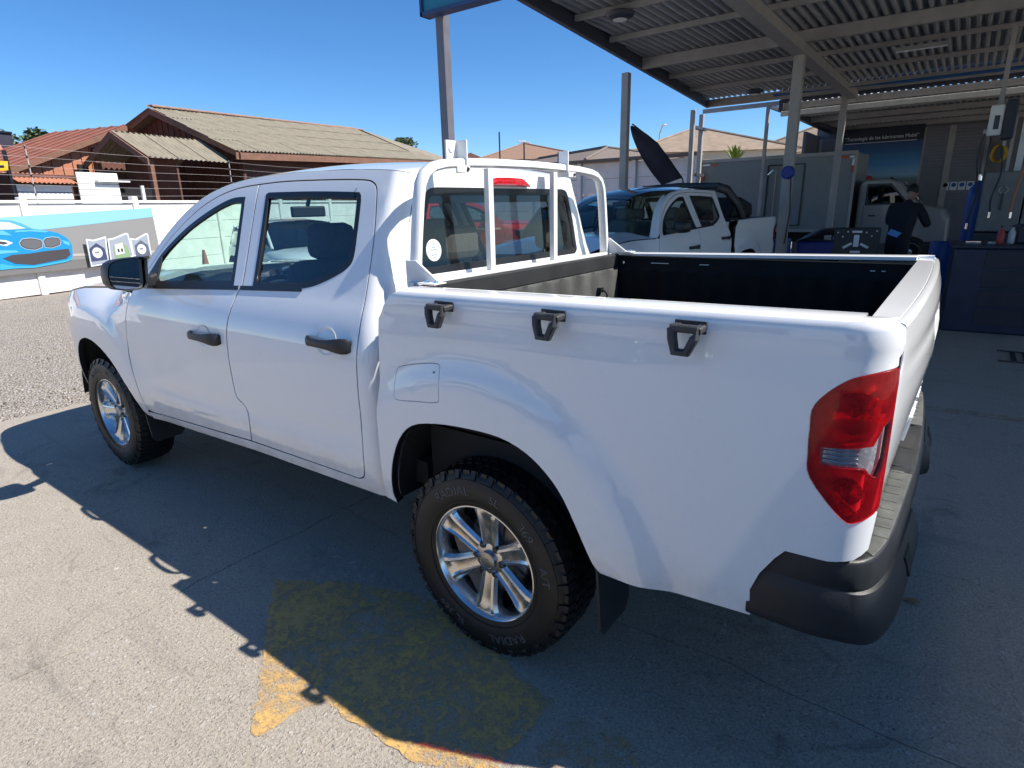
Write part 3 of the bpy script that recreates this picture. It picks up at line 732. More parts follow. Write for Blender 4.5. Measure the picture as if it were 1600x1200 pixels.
    P = [[(x, y+(.012 if j % 4 in (1, 2) else 0)*0, zf+(.012 if j % 4 in (1, 2) else 0)) for j, y in enumerate(np.linspace(-yi, yi, 33))] for x in (x0, x1)]
    ln.grid(P)
    for sg in (1, -1):
        ln.prism([(.38, zf), (.30, 1.02), (.15, 1.06), (-.25, 1.06), (-.40, 1.0), (-.46, zf)], lambda u, v, d: (u, d*sg, v), .56, .80)
    ln.build('bed_liner', M_LINER, T, smooth=30)
    ln = MB(); vwall((x1, -yi), (x1, yi), 40); ln.build('bed_head_lining', M_LINERGREY, T, smooth=30)
    MB().box(x1-.016, x1+.02, -.80, .80, ztp-.062, ztp+.012).build('head_lining_lip', simple('grey_lip_plastic', (.026, .027, .027), .55), T, bevel=.006)
    MB().box(x1+.02, x1+.075, -.80, .80, .96, 1.345).build('bed_front_wall', M_PAINT, T, bevel=.006)
    # scuffs on the liner lip where white paint shows
    sc = MB()
    for x, l in ((.02, .10), (-.20, .05), (-.95, .02), (-.99, .015)): sc.box(x, x+l, -yi-.001+.0085, -yi+.010, ztp-.035, ztp-.031)
    sc.build('liner_scuffs', M_RACK, T)
    for z in (1.315, 1.27):
        bo = MB(); bo.lathe([(.0, .03), (.009, .028), (.011, .02)], 10, c=(x1-.05, -yi-.012, z)); bo.build('liner_bolt', M_CHROME, T, smooth=40)
    rg = MB(); rg.tube([(x1-.045+.03*math.cos(a), -.545+.0, 1.155+.03*math.sin(a)) for a in np.linspace(0, 2*math.pi, 18)], .005, 6, up=(0, 1, 0)); rg.box(x1-.045, x1-.01, -.56, -.53, 1.175, 1.20); rg.build('lashing_ring', M_BLACKPL, T, smooth=50)
    # ---- tailgate
    yy = .866
    gate = [(-yy, .80), (yy, .80)]+[(yy, z) for z in (.9, 1.0, 1.1, 1.2, 1.28)]+[(yy, 1.353)]+[(-yy, 1.353)]
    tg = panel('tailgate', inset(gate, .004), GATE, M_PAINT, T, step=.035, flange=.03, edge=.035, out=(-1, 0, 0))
    rows = []
    for y in np.linspace(-.8575, .8575, 41):
        p = GATE(y, 1.350); a = float(p[0]); z = float(p[2])
        i_ = -1.101
        rows.append([(a-.0015, y, z), (a+.003, y, z+.0065), (a+.010, y, z+.0085), (a+.018, y, z+.009), (a+.0195, y, z+.006), (a+.0215, y, z+.006), (a+.023, y, z+.009), (i_-.004, y, z+.009), (i_, y, z+.004), (i_, y, .85)])
    tc = MB().grid(rows); nn_ = len(rows[0]); tc.f += [tuple(range(nn_)), tuple(range(nn_*(len(rows)-1), nn_*len(rows)))]; tc.build('tailgate_cap', M_PAINT, tg, smooth=40)
    hd = MB(); hd.box(-1.208, -1.190, -.115, .115, 1.185, 1.235); hd.build('tailgate_handle', M_BLACKPL, tg, bevel=.008)
    # embossed letters low on the gate
    v, f = text_mesh('MAXUS', .115, .004)
    L = MB(); L.add([(float(GATE(-x*1.5, y+.93)[0])-z-.0055, -x*1.5, y+.945) for x, y, z in v], f); L.build('tailgate_lettering', M_PAINT, tg)
    # ---- rear bumper
    plan = cr([(-.925, .908), (-1.05, .913), (-1.125, .902), (-1.172, .868), (-1.198, .80), (-1.213, .68), (-1.224, .45), (-1.233, .2), (-1.235, 0)], 4)
    plan = plan+[(x, -y) for x, y in plan[::-1][1:]]
    prof = [(-.10, .790), (-.014, .798), (-.006, .7965), (-.002, .793), (0, .787), (.006, .757), (.011, .728), (.007, .723), (.007, .719), (.016, .715), (.036, .668), (.042, .640), (.044, .605), (.040, .588), (.028, .581), (-.03, .579), (-.10, .585)]
    rows = []
    for i, (x, y) in enumerate(plan):
        a = np.array(plan[max(i-1, 0)]); b_ = np.array(plan[min(i+1, len(plan)-1)]); d = b_-a; d /= np.linalg.norm(d); n_ = np.array([d[1], -d[0]])
        if n_@np.array([x+.9, y]) < 0: n_ = -n_
        cen = float(1-sstep(.27, .30, abs(y))); kf = .30+.70*float(sstep(.3, .9, abs(n_[0])))
        rows.append([(x+n_[0]*(o*kf if o > 0 else o)+(.05*cen if z < .72 else 0), y+n_[1]*(o*kf if o > 0 else o), z) for o, z in prof])
    rb = MB().grid(rows); rb.f += [tuple(range(len(prof))), tuple(range(len(prof)*(len(rows)-1), len(prof)*len(rows)))]
    rbo = rb.build('rear_bumper', M_BUMPER, T, smooth=35)
    for sg in (1, -1):
        pad = [p for p in plan if .22 < p[1] < .84]; out = [(p[0]+.004, p[1]-.003) for p in pad]; inn = [(-1.140, min(p[1], .80)) for p in pad[::-1]]
        MB().prism([(x, y*sg) for x, y in out+inn], lambda u, v, d: (u, v, d), .786, .8005).build('step_pad', M_STEP, rbo, bevel=.003)
        for j in range(9):
            y = .26+j*.058; MB().box(-1.206, -1.17, min((y-.007)*sg, (y+.007)*sg), max((y-.007)*sg, (y+.007)*sg), .8005, .8018).build('step_rib', M_STEP, rbo, bevel=.0008)
        MB().prism([(-1.214, .635), (-1.214, .70), (-1.250, .69), (-1.266, .64)], lambda u, v, d: (u, d, v), .50*sg, .60*sg).build('bumper_slot', M_DARK, rbo)
    MB().prism([(-1.226, -.20), (-1.226, .20), (-1.15, .20), (-1.15, -.20)], lambda u, v, d: (u, v, d), .782, .798).build('centre_step', M_BLACKPL, rbo, bevel=.004)
    MB().box(-1.215, -1.165, -.12, .02, .798, .7995).box(-1.219, -1.161, -.125, .025, .7978, .7985).build('step_recess', M_DARK, rbo)
    MB().box(-1.218, -1.212, -.18, .18, .60, .70).build('number_plate', M_WHITEDECAL, rbo, bevel=.002)
    # ---- rack behind the cab
    rk = bpy.data.objects.new('cab_guard', None); COL.objects.link(rk); rk.parent = T; rk.location = (0, 0, 0)
    xr = .392
    half = [(.752, 1.375), (.748, 1.42), (.735, 1.52), (.712, 1.66), (.697, 1.72), (.672, 1.757), (.63, 1.781), (.57, 1.793), (.45, 1.802), (.25, 1.808), (0, 1.811)]
    hoop = half+[(-y, z) for y, z in half[::-1][1:]]
    MB().tube([(xr, y, z) for y, z in hoop], 0, sq=(.044, .035), up=(1, 0, 0)).build('hoop', M_RACK, rk, smooth=45)
    for y in (.292, -.215): MB().box(xr-.013, xr+.013, y-.017, y+.017, 1.362, 1.786).build('upright', M_RACK, rk, bevel=.003)
    MB().box(xr-.026, xr+.012, -.79, .79, 1.346, 1.372).build('base_rail', M_RACK, rk, bevel=.004)
    for sg in (1, -1):
        MB().prism([(xr+.03, 1.45), (xr-.025, 1.45), (xr-.15, 1.366), (xr+.03, 1.366)], lambda u, v, d: (u, d*sg, v), .762, .772).build('foot_plate', M_RACK, rk, bevel=.002)
        MB().box(xr-.16, .318, .758 if sg > 0 else -.822, .822 if sg > 0 else -.758, 1.372, 1.3775).build('foot_flange', M_RACK, rk, bevel=.002)
        for xx in (xr-.14, xr-.10):
            bo = MB(); bo.lathe([(.0, .008), (.008, .007), (.009, 0)], 8, c=(xx, .795*sg, 1.3775), axis='z'); bo.build('foot_bolt', M_CHROME, rk)
    # load stops on the hoop
    for y0, y1 in ((.455, .520), (-.362, -.300)):
        st = MB(); st.box(xr-.03, xr+.03, y0 if y0 > 0 else y1-.008, y0+.007 if y0 > 0 else y1, 1.765, 1.885); st.box(xr+.022, xr+.03, y0, y1, 1.80, 1.885)
        st.box(xr-.030, xr-.0275, y0-.012, y1*1.0, 1.765, 1.79)
        so_ = st.build('load_stop', M_RACK, rk, bevel=.002)
        ym = (y0+y1)/2
        c = MB(); c.lathe([(0, -.004), (.014, -.004), (.014, .0)], 14, c=(xr+.021, ym+.006, 1.855), axis='x'); c.build('reflector_button', M_WHITEDECAL, rk)
        c = MB(); c.lathe([(0, -.008), (.007, -.007), (.008, 0)], 8, c=(xr-.0275, y0+.003, 1.777), axis='x'); c.build('stop_bolt', M_NUT, rk)
    # ---- cabin inside
    def cush(nm, x0_, x1_, y0_, y1_, z0_, z1_, par, bv=.05, mat=M_SEAT, tilt=0):
        m = MB().box(x0_, x1_, y0_, y1_, z0_, z1_)
        if tilt: m.v = [(x-tilt*(z-z0_), y, z) for x, y, z in m.v]
        return m.build(nm, mat, par, bevel=bv)
    rs = cush('rear_bench', .72, 1.25, -.66, .66, .72, .90, T)
    cush('bench_back', .66, .80, -.66, .66, .86, 1.36, rs, .05, tilt=.12)
    for y in (.22, -.60):
        cush('head_rest', .60, .70, y-.125, y+.125, 1.40, 1.555, rs, .04); MB().cyl((.66, y-.05, 1.3), (.66, y-.05, 1.42), .007).cyl((.66, y+.05, 1.3), (.66, y+.05, 1.42), .007).build('head_rest_posts', M_CHROME, rs)
    for y in (.38, -.38):
        fs = cush('front_seat', 1.45, 1.98, y-.25, y+.25, .70, .88, T)
        cush('seat_back', 1.40, 1.56, y-.24, y+.24, .84, 1.40, fs, .06, tilt=.2); cush('head_rest', 1.30, 1.41, y-.13, y+.13, 1.40, 1.575, fs, .045)
    ds = MB(); ds.prism([(2.05, .95), (2.02, 1.10), (2.10, 1.20), (2.25, 1.24), (2.55, 1.215), (2.62, 1.0), (2.6, .7), (2.2, .7)], lambda u, v, d: (u, d, v), -.82, .82); d_ = ds.build('dashboard', M_INT, T, bevel=.02)
    sw = MB(); sw.tube([(1.93-.06*math.sin(a), .38+.185*math.cos(a), 1.10+.18*math.sin(a)) for a in np.linspace(0, 2*math.pi, 30)], .014, 8); sw.bar((1.93, .21, 1.10), (1.93, .55, 1.10), .05, .02); sw.cyl((1.93, .38, 1.10), (2.12, .38, 1.03), .03); sw.build('steering_wheel', M_INT, T, smooth=60)
    rv = MB(); rv.box(2.03, 2.06, -.12, .12, 1.60, 1.665); rv.cyl((2.05, 0, 1.66), (2.0, 0, 1.75), .012); rv.build('rear_view_mirror', M_INT, T, bevel=.01)
    # ---- underbody
    ub = MB(); ub.box(-1.12, 3.85, -.45, .45, .36, .56); ub.box(.50, 2.62, -.80, .80, .47, .56); ub.box(.35, 2.6, -.80, .80, .56, .66); ub.box(2.60, 2.66, -.82, .82, .56, 1.16); ub.box(-1.10, .34, -.78, .78, .60, .82); ub.build('underbody', M_DARK, T)
    ax = MB(); ax.cyl((0, -.75, .379), (0, .75, .379), .05); ax.cyl((3.155, -.72, .379), (3.155, .72, .379), .04); ax.lathe([(.0, -.12), (.10, -.08), (.13, 0), (.10, .08), (0, .12)], 14, c=(0, .1, .379)); ax.build('axles', M_DARK, T)
    return T
truck = build_truck('white double cab pickup in the foreground, empty bed, white tube rack behind the cab')
BN_ALL = [(-1.213, 1.603), (0.316, 1.667), (0.709, 1.685), (3.794, 1.822), (3.81, 0.921), (3.765, 0.5), (1.973, 0.509), (0.041, 0.507), (-1.484, 0.502)]
BN_SKY = [(-1.216, 1.603), (0.706, 1.685), (3.79, 1.822), (3.792, 1.597), (1.494, 1.422), (-1.305, 1.241)]
BN_ROAD = [(-1.486, 0.503), (0.038, 0.507), (1.97, 0.509), (3.761, 0.501), (3.768, 0.606), (1.941, 0.707), (-1.421, 0.768)]
BN_LINE = [(-1.368, 0.986), (1.967, 0.824), (3.786, 0.764), (3.781, 0.711), (1.955, 0.773), (-1.386, 0.914)]
CAR_BODY = [(-1.334, 1.132), (-0.973, 1.352), (-0.294, 1.416), (0.254, 1.429), (0.539, 1.411), (0.885, 1.418), (1.149, 1.374), (1.375, 1.309), (1.53, 1.2), (1.612, 1.058), (1.583, 0.83), (1.549, 0.729), (1.234, 0.699), (0.725, 0.645), (0.419, 0.647), (0.065, 0.631), (-1.464, 0.604)]
CAR_ROOF = [(-0.635, 1.412), (-0.252, 1.592), (0.206, 1.623), (0.488, 1.607), (0.67, 1.543), (0.866, 1.425), (0.539, 1.411), (0.252, 1.423)]
CAR_GLASS = [(-0.5, 1.425), (-0.192, 1.56), (0.214, 1.588), (0.457, 1.57), (0.743, 1.434), (0.441, 1.421), (0.251, 1.429)]
CAR_K1 = [(0.553, 1.146), (0.62, 1.216), (0.795, 1.228), (0.974, 1.186), (1.0, 1.118), (0.97, 1.033), (0.822, 0.988), (0.645, 1.022), (0.568, 1.081)]
CAR_K2 = [(1.031, 1.161), (1.086, 1.212), (1.22, 1.227), (1.348, 1.209), (1.388, 1.14), (1.345, 1.052), (1.169, 1.008), (1.043, 1.028)]
CAR_LAMP = [(0.094, 1.246), (0.314, 1.213), (0.426, 1.154), (0.287, 1.099), (0.073, 1.155)]
CAR_LAMPIN = [(0.141, 1.212), (0.286, 1.183), (0.337, 1.155), (0.254, 1.131), (0.129, 1.161)]
CAR_LOW = [(0.172, 0.857), (0.36, 0.915), (0.723, 0.919), (0.981, 0.944), (1.517, 0.961), (1.534, 0.834), (1.423, 0.751), (0.729, 0.678), (0.376, 0.733)]
CAR_SKIRT = [(0.09, 0.759), (0.363, 0.68), (0.722, 0.652), (1.414, 0.717), (1.54, 0.764), (1.53, 0.719), (1.405, 0.679), (0.734, 0.616), (0.353, 0.638), (0.06, 0.632)]
P1 = [(1.873, 1.158), (2.047, 1.125), (2.363, 1.19), (2.306, 0.556), (1.863, 0.526)]
P2 = [(2.402, 1.129), (2.561, 1.144), (2.89, 1.245), (2.953, 1.222), (2.984, 0.671), (2.364, 0.612)]
P3 = [(2.987, 1.121), (3.133, 1.088), (3.446, 1.212), (3.501, 1.196), (3.493, 0.682), (2.986, 0.671)]
YSIGN = [(0.653, 2.821), (1.157, 2.824), (1.126, 2.641), (0.599, 2.593)]
TREE_L = [(41.99, -10.1, 6.82), (42.06, -9.86, 5.6)]
TREE_M = [(32.69, -31.58, 7.04), (32.77, -31.5, 5.37)]
PALM = [(5.69, -20.61, 3.57), (5.66, -20.62, 3.12)]
LAMP1 = [(32.75, -47.07, 7.38), (32.18, -47.46, 5.23)]
LAMP2 = [(22.77, -52.62, 8.17), (22.24, -52.84, 5.43)]
HB = [(32.4, -34.62, 5.72), (30.51, -36.25, 6.01), (28.55, -37.78, 6.05), (26.31, -39.35, 5.28)]
HC_ridge = [(14.51, -32.21, 5.39), (13.37, -34.87, 5.63), (11.59, -37.62, 4.8), (15.04, -27.48, 4.22), (11.92, -31.14, 4.26), (10.34, -33.82, 4.06)]
HC_wall = [(15.03, -27.48, 3.52), (10.46, -33.78, 3.48)]
HD = [(14.66, -23.07, 3.74), (12.86, -24.11, 3.82), (8.39, -26.04, 3.22), (8.15, -26.12, 3.43)]
HE = [(8.36, -36.46, 4.65), (7.07, -38.8, 5.5), (6.29, -38.95, 5.34), (8.3, -36.48, 3.98), (5.97, -39.01, 3.95)]
FLAG = [(4.56, -9.82, 3.17), (4.05, -10.05, 2.67), (3.6, -10.23, 2.12), (4.08, -10.03, 2.11), (4.3, -9.94, 2.52)]
RED = [(9.19, -11.05, 1.63)]
SUV = [(5.42, -7.0, 1.62)]
WCAR = [(9.24, -5.32, 1.71)]
CONE = [(12.12, -4.45, 1.78)]
# ------------------------------------------------------------------ ground
def m_concrete():
    b = NB('worn_concrete'); p = b.coord(False)
    big = b.noise(p, .55, 5, .6, .6); mid = b.noise(p, 5.5, 8, .72); fine = b.noise(p, 95, 4, .75); grit = b.noise(p, 260, 2, .6)
    base = b.ramp(mid, [(.28, (.315, .268, .212)), (.5, (.412, .357, .288)), (.72, (.49, .43, .352))])
    base = b.mix(b.ramp(big, [(.35, 0.0), (.7, .5)]), base, (.30, .262, .215))
    base = b.mix(.68, base, b.ramp(fine, [(.25, (.15, .128, .103)), (.5, (.395, .345, .28)), (.75, (.66, .60, .51))]))
    # aggregate stones of uneven size showing through
    wv = b.n('ShaderNodeVectorMath', operation='MULTIPLY_ADD'); n3 = b.n('ShaderNodeTexNoise'); b.set(n3, 'Vector', p); b.set(n3, 'Scale', 38); b.set(n3, 'Detail', 3)
    b.set(wv, 0, n3.outputs['Color']); wv.inputs[1].default_value = (.022, .022, .022); b.set(wv, 2, p)
    stones = None
    for sc, th, ex0 in ((62, .52, .45), (120, .45, .40), (30, .80, .48)):
        v = b.voro(wv.outputs[0], sc, out='Color'); vd = b.voro(wv.outputs[0], sc); hs = b.n('ShaderNodeSeparateColor'); b.set(hs, 0, v)
        pb = b.math('MULTIPLY', b.ramp(vd, [(.18, 1.0), (.46, 0.0)]), b.ramp(hs.outputs[0], [(th, 0.0), (th+.18, 1.0)]))
        pc = b.ramp(hs.outputs[1], [(0, (.15, .125, .105)), (.3, (.30, .265, .225)), (.6, (.52, .48, .43)), (.85, (.66, .63, .58)), (1, (.12, .11, .11))])
        base = b.mix(b.math('MULTIPLY', pb, b.ramp(b.noise(p, 1.3, 4), [(ex0-.06, .10), (ex0+.16, .75)])), base, pc); stones = pb if stones is None else b.math('ADD', stones, pb)
    warp = b.n('ShaderNodeVectorMath', operation='MULTIPLY_ADD')
    nz = b.n('ShaderNodeTexNoise'); b.set(nz, 'Vector', p); b.set(nz, 'Scale', 5.0); b.set(nz, 'Detail', 8); b.set(nz, 'Roughness', .7)
    b.set(warp, 0, nz.outputs['Color']); warp.inputs[1].default_value = (.30, .30, .30); b.set(warp, 2, p)
    ce = b.voro(warp.outputs[0], .33, feature='DISTANCE_TO_EDGE')
    crack = b.math('MULTIPLY', b.ramp(ce, [(.0, 1.0), (.0035, 0.0)]), b.ramp(b.noise(p, 1.1, 3), [(.52, 0.0), (.60, 1.0)]))
    base = b.mix(b.math('MULTIPLY', crack, .6), base, (.06, .055, .05))
    pv = b.voro(wv.outputs[0], 17, out='Color'); pd_ = b.voro(wv.outputs[0], 17); ps_ = b.n('ShaderNodeSeparateColor'); b.set(ps_, 0, pv)
    pit = b.math('MULTIPLY', b.ramp(pd_, [(.10, 1.0), (.22, 0.0)]), b.ramp(ps_.outputs[2], [(.80, 0.0), (.84, 1.0)]))
    base = b.mix(b.math('MULTIPLY', pit, .7), base, (.085, .075, .062))
    # oil drips, tyre scuffs
    sc_ = b.n('ShaderNodeMapping'); b.set(sc_, 'Vector', p); sc_.inputs['Scale'].default_value = (.35, 3.2, 1); sc_.inputs['Rotation'].default_value = (0, 0, .25)
    scuff = b.ramp(b.noise(sc_.outputs[0], 1.6, 6, .7), [(.56, 0.0), (.74, .42)])
    base = b.mix(scuff, base, (.17, .152, .128))
    oil = b.math('MULTIPLY', b.ramp(b.noise(p, 2.4, 6, .7, 1.2), [(.56, 0.0), (.70, .6)]), b.ramp(b.noise(p, .45, 2), [(.40, 0.0), (.55, 1.0)]))
    base = b.mix(oil, base, (.08, .074, .068))
    h = b.math('SUBTRACT', b.math('ADD', b.math('ADD', b.math('MULTIPLY', fine, .9), b.math('MULTIPLY', grit, .35)), b.math('MULTIPLY', stones, .35)), b.math('ADD', crack, pit))
    return b.done(b.bsdf(color=base, rough=b.ramp(mid, [(.3, .75), (.7, .92)]), normal=b.bump(h, 1.0, .007), spec=.3))
def m_gravel():
    b = NB('pale_gravel'); p = b.coord(False)
    v = b.voro(p, 48, out='Color'); d = b.voro(p, 48); s = b.n('ShaderNodeSeparateColor'); b.set(s, 0, v)
    c = b.ramp(s.outputs[0], [(0, (.30, .25, .205)), (.4, (.44, .385, .33)), (.75, (.54, .49, .43)), (1, (.68, .64, .58))])
    c = b.mix(b.ramp(d, [(.38, 0.0), (.66, .65)]), c, (.20, .165, .135))
    c = b.mix(b.ramp(b.noise(p, .7, 5, .6), [(.42, 0.0), (.68, .55)]), c, (.44, .375, .31))
    return b.done(b.bsdf(color=c, rough=.95, normal=b.bump(b.math('SUBTRACT', 1.0, d), 1.0, .03), spec=.2))
M_CONC = m_concrete(); M_GRAVEL = m_gravel()
M_JOINT = simple('joint_dirt', (.045, .04, .035), .95, var=.3, scale=20)
gd = MB(); gd.add([(-400, -400, -.045), (400, -400, -.045), (400, 400, -.045), (-400, 400, -.045)], [(0, 1, 2, 3)])
ground = tag(gd.build('ground', M_GRAVEL), kind='structure')
MB().add([(-9.6, -21, -.041), (5.05, -21, -.041), (5.05, 7.4, -.041), (-9.6, 7.4, -.041)], [(0, 1, 2, 3)]).build('joint_bed', M_JOINT, ground)
gx = [-9.6, -6.5, -3.42, 1.36, 5.05]; gy = [-21, -17.2, -13.6, -10.1, -6.6, -3.1, .48, 4.1, 7.4]
def wob(t, seed): return .020*math.sin(t*2.3+seed)+.012*math.sin(t*6.1+seed*2.1)+.006*math.sin(t*17.3+seed*3.7)+.004*math.sin(t*41+seed*5)
def vx(i, y): return gx[i]+(wob(y, i*1.9+.4) if 0 < i < len(gx)-1 else 0)
def hy(j, x): return gy[j]+(wob(x, j*2.7+9) if 0 < j < len(gy)-1 else 0)
for i in range(len(gx)-1):
    for j in range(len(gy)-1):
        n_ = 40; e = .0028; P0 = []
        ts = [k_/n_ for k_ in range(n_)]
        X = lambda t: gx[i]+(gx[i+1]-gx[i])*t
        Y = lambda t: gy[j]+(gy[j+1]-gy[j])*t
        for t in ts: P0.append((X(t), hy(j, X(t))+e) if t else (vx(i, hy(j, gx[i]))+e, hy(j, gx[i])+e))
        for t in ts: P0.append((vx(i+1, Y(t))-e, Y(t)) if t else (vx(i+1, gy[j])-e, hy(j, gx[i+1])+e))
        for t in ts: P0.append((X(1-t), hy(j+1, X(1-t))-e) if t else (vx(i+1, gy[j+1])-e, hy(j+1, gx[i+1])-e))
        for t in ts: P0.append((vx(i, Y(1-t))+e, Y(1-t)) if t else (vx(i, gy[j+1])+e, hy(j+1, gx[i])-e))
        MB().prism(P0, lambda u, v, d: (u, v, d), -.040, 0).build('concrete_slab', M_CONC, ground)
gv = MB(); N = 60
hgt = np.random.rand(N+1, N+1)*.03-.012
gv.grid([[(5.06+i*.75, -38+j*1.05, (-.004 if i == 0 else float(hgt[i, j]))) for j in range(N+1)] for i in range(N+1)])
tag(gv.build('gravel_yard', M_GRAVEL, smooth=80), kind='structure')
# loose stones near the edge of the slabs
st = MB(); rng = random.Random(3)
for k in range(2600):
    x = 5.0+abs(rng.gauss(0, 1.6)); y = rng.uniform(-1.5, 5.5); r = rng.uniform(.006, .018); zz = .0
    if x > 11: continue
    a = rng.random()*6.28; q = [(x+r*math.cos(a+t)*rng.uniform(.7, 1.3), y+r*math.sin(a+t)*rng.uniform(.7, 1.3), zz) for t in (0, 1.57, 3.14, 4.71)]
    st.add(q+[(x, y, zz+r*rng.uniform(.7, 1.3))], [(0, 1, 4), (1, 2, 4), (2, 3, 4), (3, 0, 4)])
tag(st.build('loose_gravel', M_GRAVEL), 'loose pale stones spilling onto the concrete from the gravel yard', 'gravel', kind='stuff')
# painted markings
def m_roadpaint(name, col, wear):
    b = NB(name); p = b.coord(False)
    n = b.noise(p, 24, 9, .82); v = b.noise(p, 130, 3, .7); q_ = b.noise(p, 3.0, 4, .6)
    k = b.math('ADD', b.math('ADD', b.math('MULTIPLY', n, .55), b.math('MULTIPLY', v, .30)), b.math('MULTIPLY', q_, .34))
    fac = b.ramp(k, [(wear-.06, .12), (wear+.07, 1.0)])
    c = b.mix(b.ramp(b.noise(p, 7, 6, .7), [(.32, 0.0), (.66, .75)]), col, (col[0]*.62, col[1]*.66, min(col[2]*1.3, col[1]*.56)))
    tr = b.n('ShaderNodeBsdfTransparent'); pr = b.bsdf(color=c, rough=.75, normal=b.bump(b.noise(p, 70, 3, .7), .5, .005))
    mx = b.n('ShaderNodeMixShader'); b.set(mx, 0, fac); b.t.links.new(pr.outputs[0], mx.inputs[1]); b.t.links.new(tr.outputs[0], mx.inputs[2])
    return b.done(mx)
M_YEL = m_roadpaint('worn_yellow_paint', (.74, .45, .12), .60); M_YELW = m_roadpaint('faint_yellow_paint', (.62, .40, .14), .56); M_GREYP = m_roadpaint('old_grey_paint', (.58, .48, .40), .58)
def marking(name, pts, mat, label, cat='road marking', z=.004):
    rg_ = random.Random(len(label)); q = [(x+rg_.gauss(0, .006), y+rg_.gauss(0, .006)) for x, y in resample(pts, .025)]
    o = MB().add([(x, y, z) for x, y in q], [tuple(range(len(q)))]).build(name, mat); return tag(o, label, cat)
marking('yellow_marking', [(1.09, 1.098), (0.741, 0.902), (0.439, 0.798), (0.007, 0.889), (-0.35, 0.965), (-0.346, 1.205), (-0.342, 1.297), (-0.207, 1.378), (-0.108, 1.415), (0.287, 1.418), (0.337, 1.485), (0.368, 1.654), (0.699, 1.408)], M_YEL, 'worn yellow ground marking beside the rear wheel, half in the truck shadow')
marking('yellow_marking', [(-0.421, 1.023), (-0.454, 0.975), (-0.609, 0.959), (-0.727, 1.053), (-0.425, 1.265), (-0.413, 1.124)], M_YELW, 'faded yellow ground marking at the bottom edge, behind the rear wheel')
marking('grey_marking', [(1.119, 0.993), (1.213, 0.817), (0.879, 0.785), (0.479, 0.798), (0.745, 0.899), (1.074, 1.075)], M_GREYP, 'pale grey painted patch ahead of the yellow marking', z=.0035)
marking('floor_line', [(-1.178, -3.337), (-1.826, -3.363), (-2.383, -3.354), (-2.364, -3.226), (-1.82, -3.243), (-1.186, -3.19)], M_YELW, 'thin faded yellow line across the shaded floor behind the truck')
marking('chalk_line', [(-1.571, -0.349), (-1.586, -0.346), (-1.603, -0.138), (-1.629, 0.061), (-1.631, 0.217), (-1.609, 0.424), (-1.594, 0.434), (-1.615, 0.228), (-1.612, 0.073), (-1.59, -0.09)], M_GREYP, 'crooked pale crack filler line at the right edge of the floor')
LEAFP=[(-1.301, -0.335)]; DRAIN=[(-1.729, -5.308), (-2.415, -5.428), (-2.762, -8.525), (-1.928, -8.518)]
lf = MB(); x, y = LEAFP[0]
lf.add([(x-.030, y-.012, .006), (x-.008, y-.022, .012), (x+.022, y-.012, .010), (x+.034, y+.010, .007), (x+.008, y+.018, .014), (x-.018, y+.012, .012), (x, y, .006)], [(0, 1, 6), (1, 2, 6), (2, 3, 6), (3, 4, 6), (4, 5, 6), (5, 0, 6)])
tag(lf.build('fallen_leaf', simple('dry_leaf', (.34, .19, .08), .8)), 'dry brown leaf on the floor behind the bumper', 'leaf')
rg = thing('floor_grate', 'dark metal grate let into the shaded floor at the right edge', 'grate', loc=(DRAIN[0][0]-.5, DRAIN[0][1]-.3, 0))
for k in range(9): MB().box(-.45+k*.1, -.41+k*.1, -.25, .25, .004, .012).build('grate_bar', M_DARK, rg)
MB().box(-.5, .5, -.28, -.25, .004, .014).box(-.5, .5, .25, .28, .004, .014).build('grate_frame', simple('worn_steel', (.12, .12, .12), .45, metal=.7), rg)
# ------------------------------------------------------------------ yard wall and what stands behind it, in the wall's own frame
WA = np.array([14.7072, -1.3703, 0.]); WU = np.array([.26168, -.96515, 0.]); WV = np.array([.96515, .26168, 0.])
def W(u, v, z): p = WA+WU*u+WV*v; return (float(p[0]), float(p[1]), float(z))
def wbox(m, u0, u1, v0, v1, z0, z1):
    return m.add([W(u, v, z) for u in (u0, u1) for v in (v0, v1) for z in (z0, z1)], [(0, 1, 3, 2), (4, 6, 7, 5), (0, 4, 5, 1), (2, 3, 7, 6), (0, 2, 6, 4), (1, 5, 7, 3)])
def wprism(m, poly, v0, v1): return m.prism(poly, lambda u, z, d: W(u, d, z), v0, v1)
def uprism(m, poly, u0, u1): return m.prism(poly, lambda v, z, d: W(d, v, z), u0, u1)
M_WALLW = simple('whitewashed_concrete', (.78, .75, .71), .9, var=.10, scale=3, bump=.35, bscale=25)
M_COPING = simple('grey_coping', (.52, .49, .46), .9, var=.15, scale=4)
wall = thing('yard_wall', 'low white precast concrete wall along the far side of the gravel yard', 'wall', loc=(0, 0, 0))
for k in range(-3, 7):
    u0 = .88+2.58*k
    wbox(MB(), u0-.075, u0+.075, -.06, .10, 0, 2.07+.03*(k % 2)).build('post', M_WALLW, wall, bevel=.02)
    for j in range(4): wbox(MB(), u0+.08, u0+2.50, -.015+.006*(j % 2), .05, .03+j*.478, .50+j*.478).build('wall_panel', M_WALLW, wall, bevel=.008)
    wbox(MB(), u0+.08, u0+2.50, -.055, .07, 1.944, 2.005).build('coping', M_COPING if 0 else M_WALLW, wall, bevel=.006)
M_WIRE = flat('galvanised_wire', (.48, .43, .41), .6, 0)
ef = thing('electric_fence', 'six strand wire fence on thin posts along the top of the white wall', 'fence')
for j in range(6):
    z = 2.12+j*.19
    MB().tube([W(u, .0, z-.012*math.sin((u+3)*1.2)) for u in np.linspace(-6, 17, 24)], .0026, 5).build('wire', M_WIRE, ef)
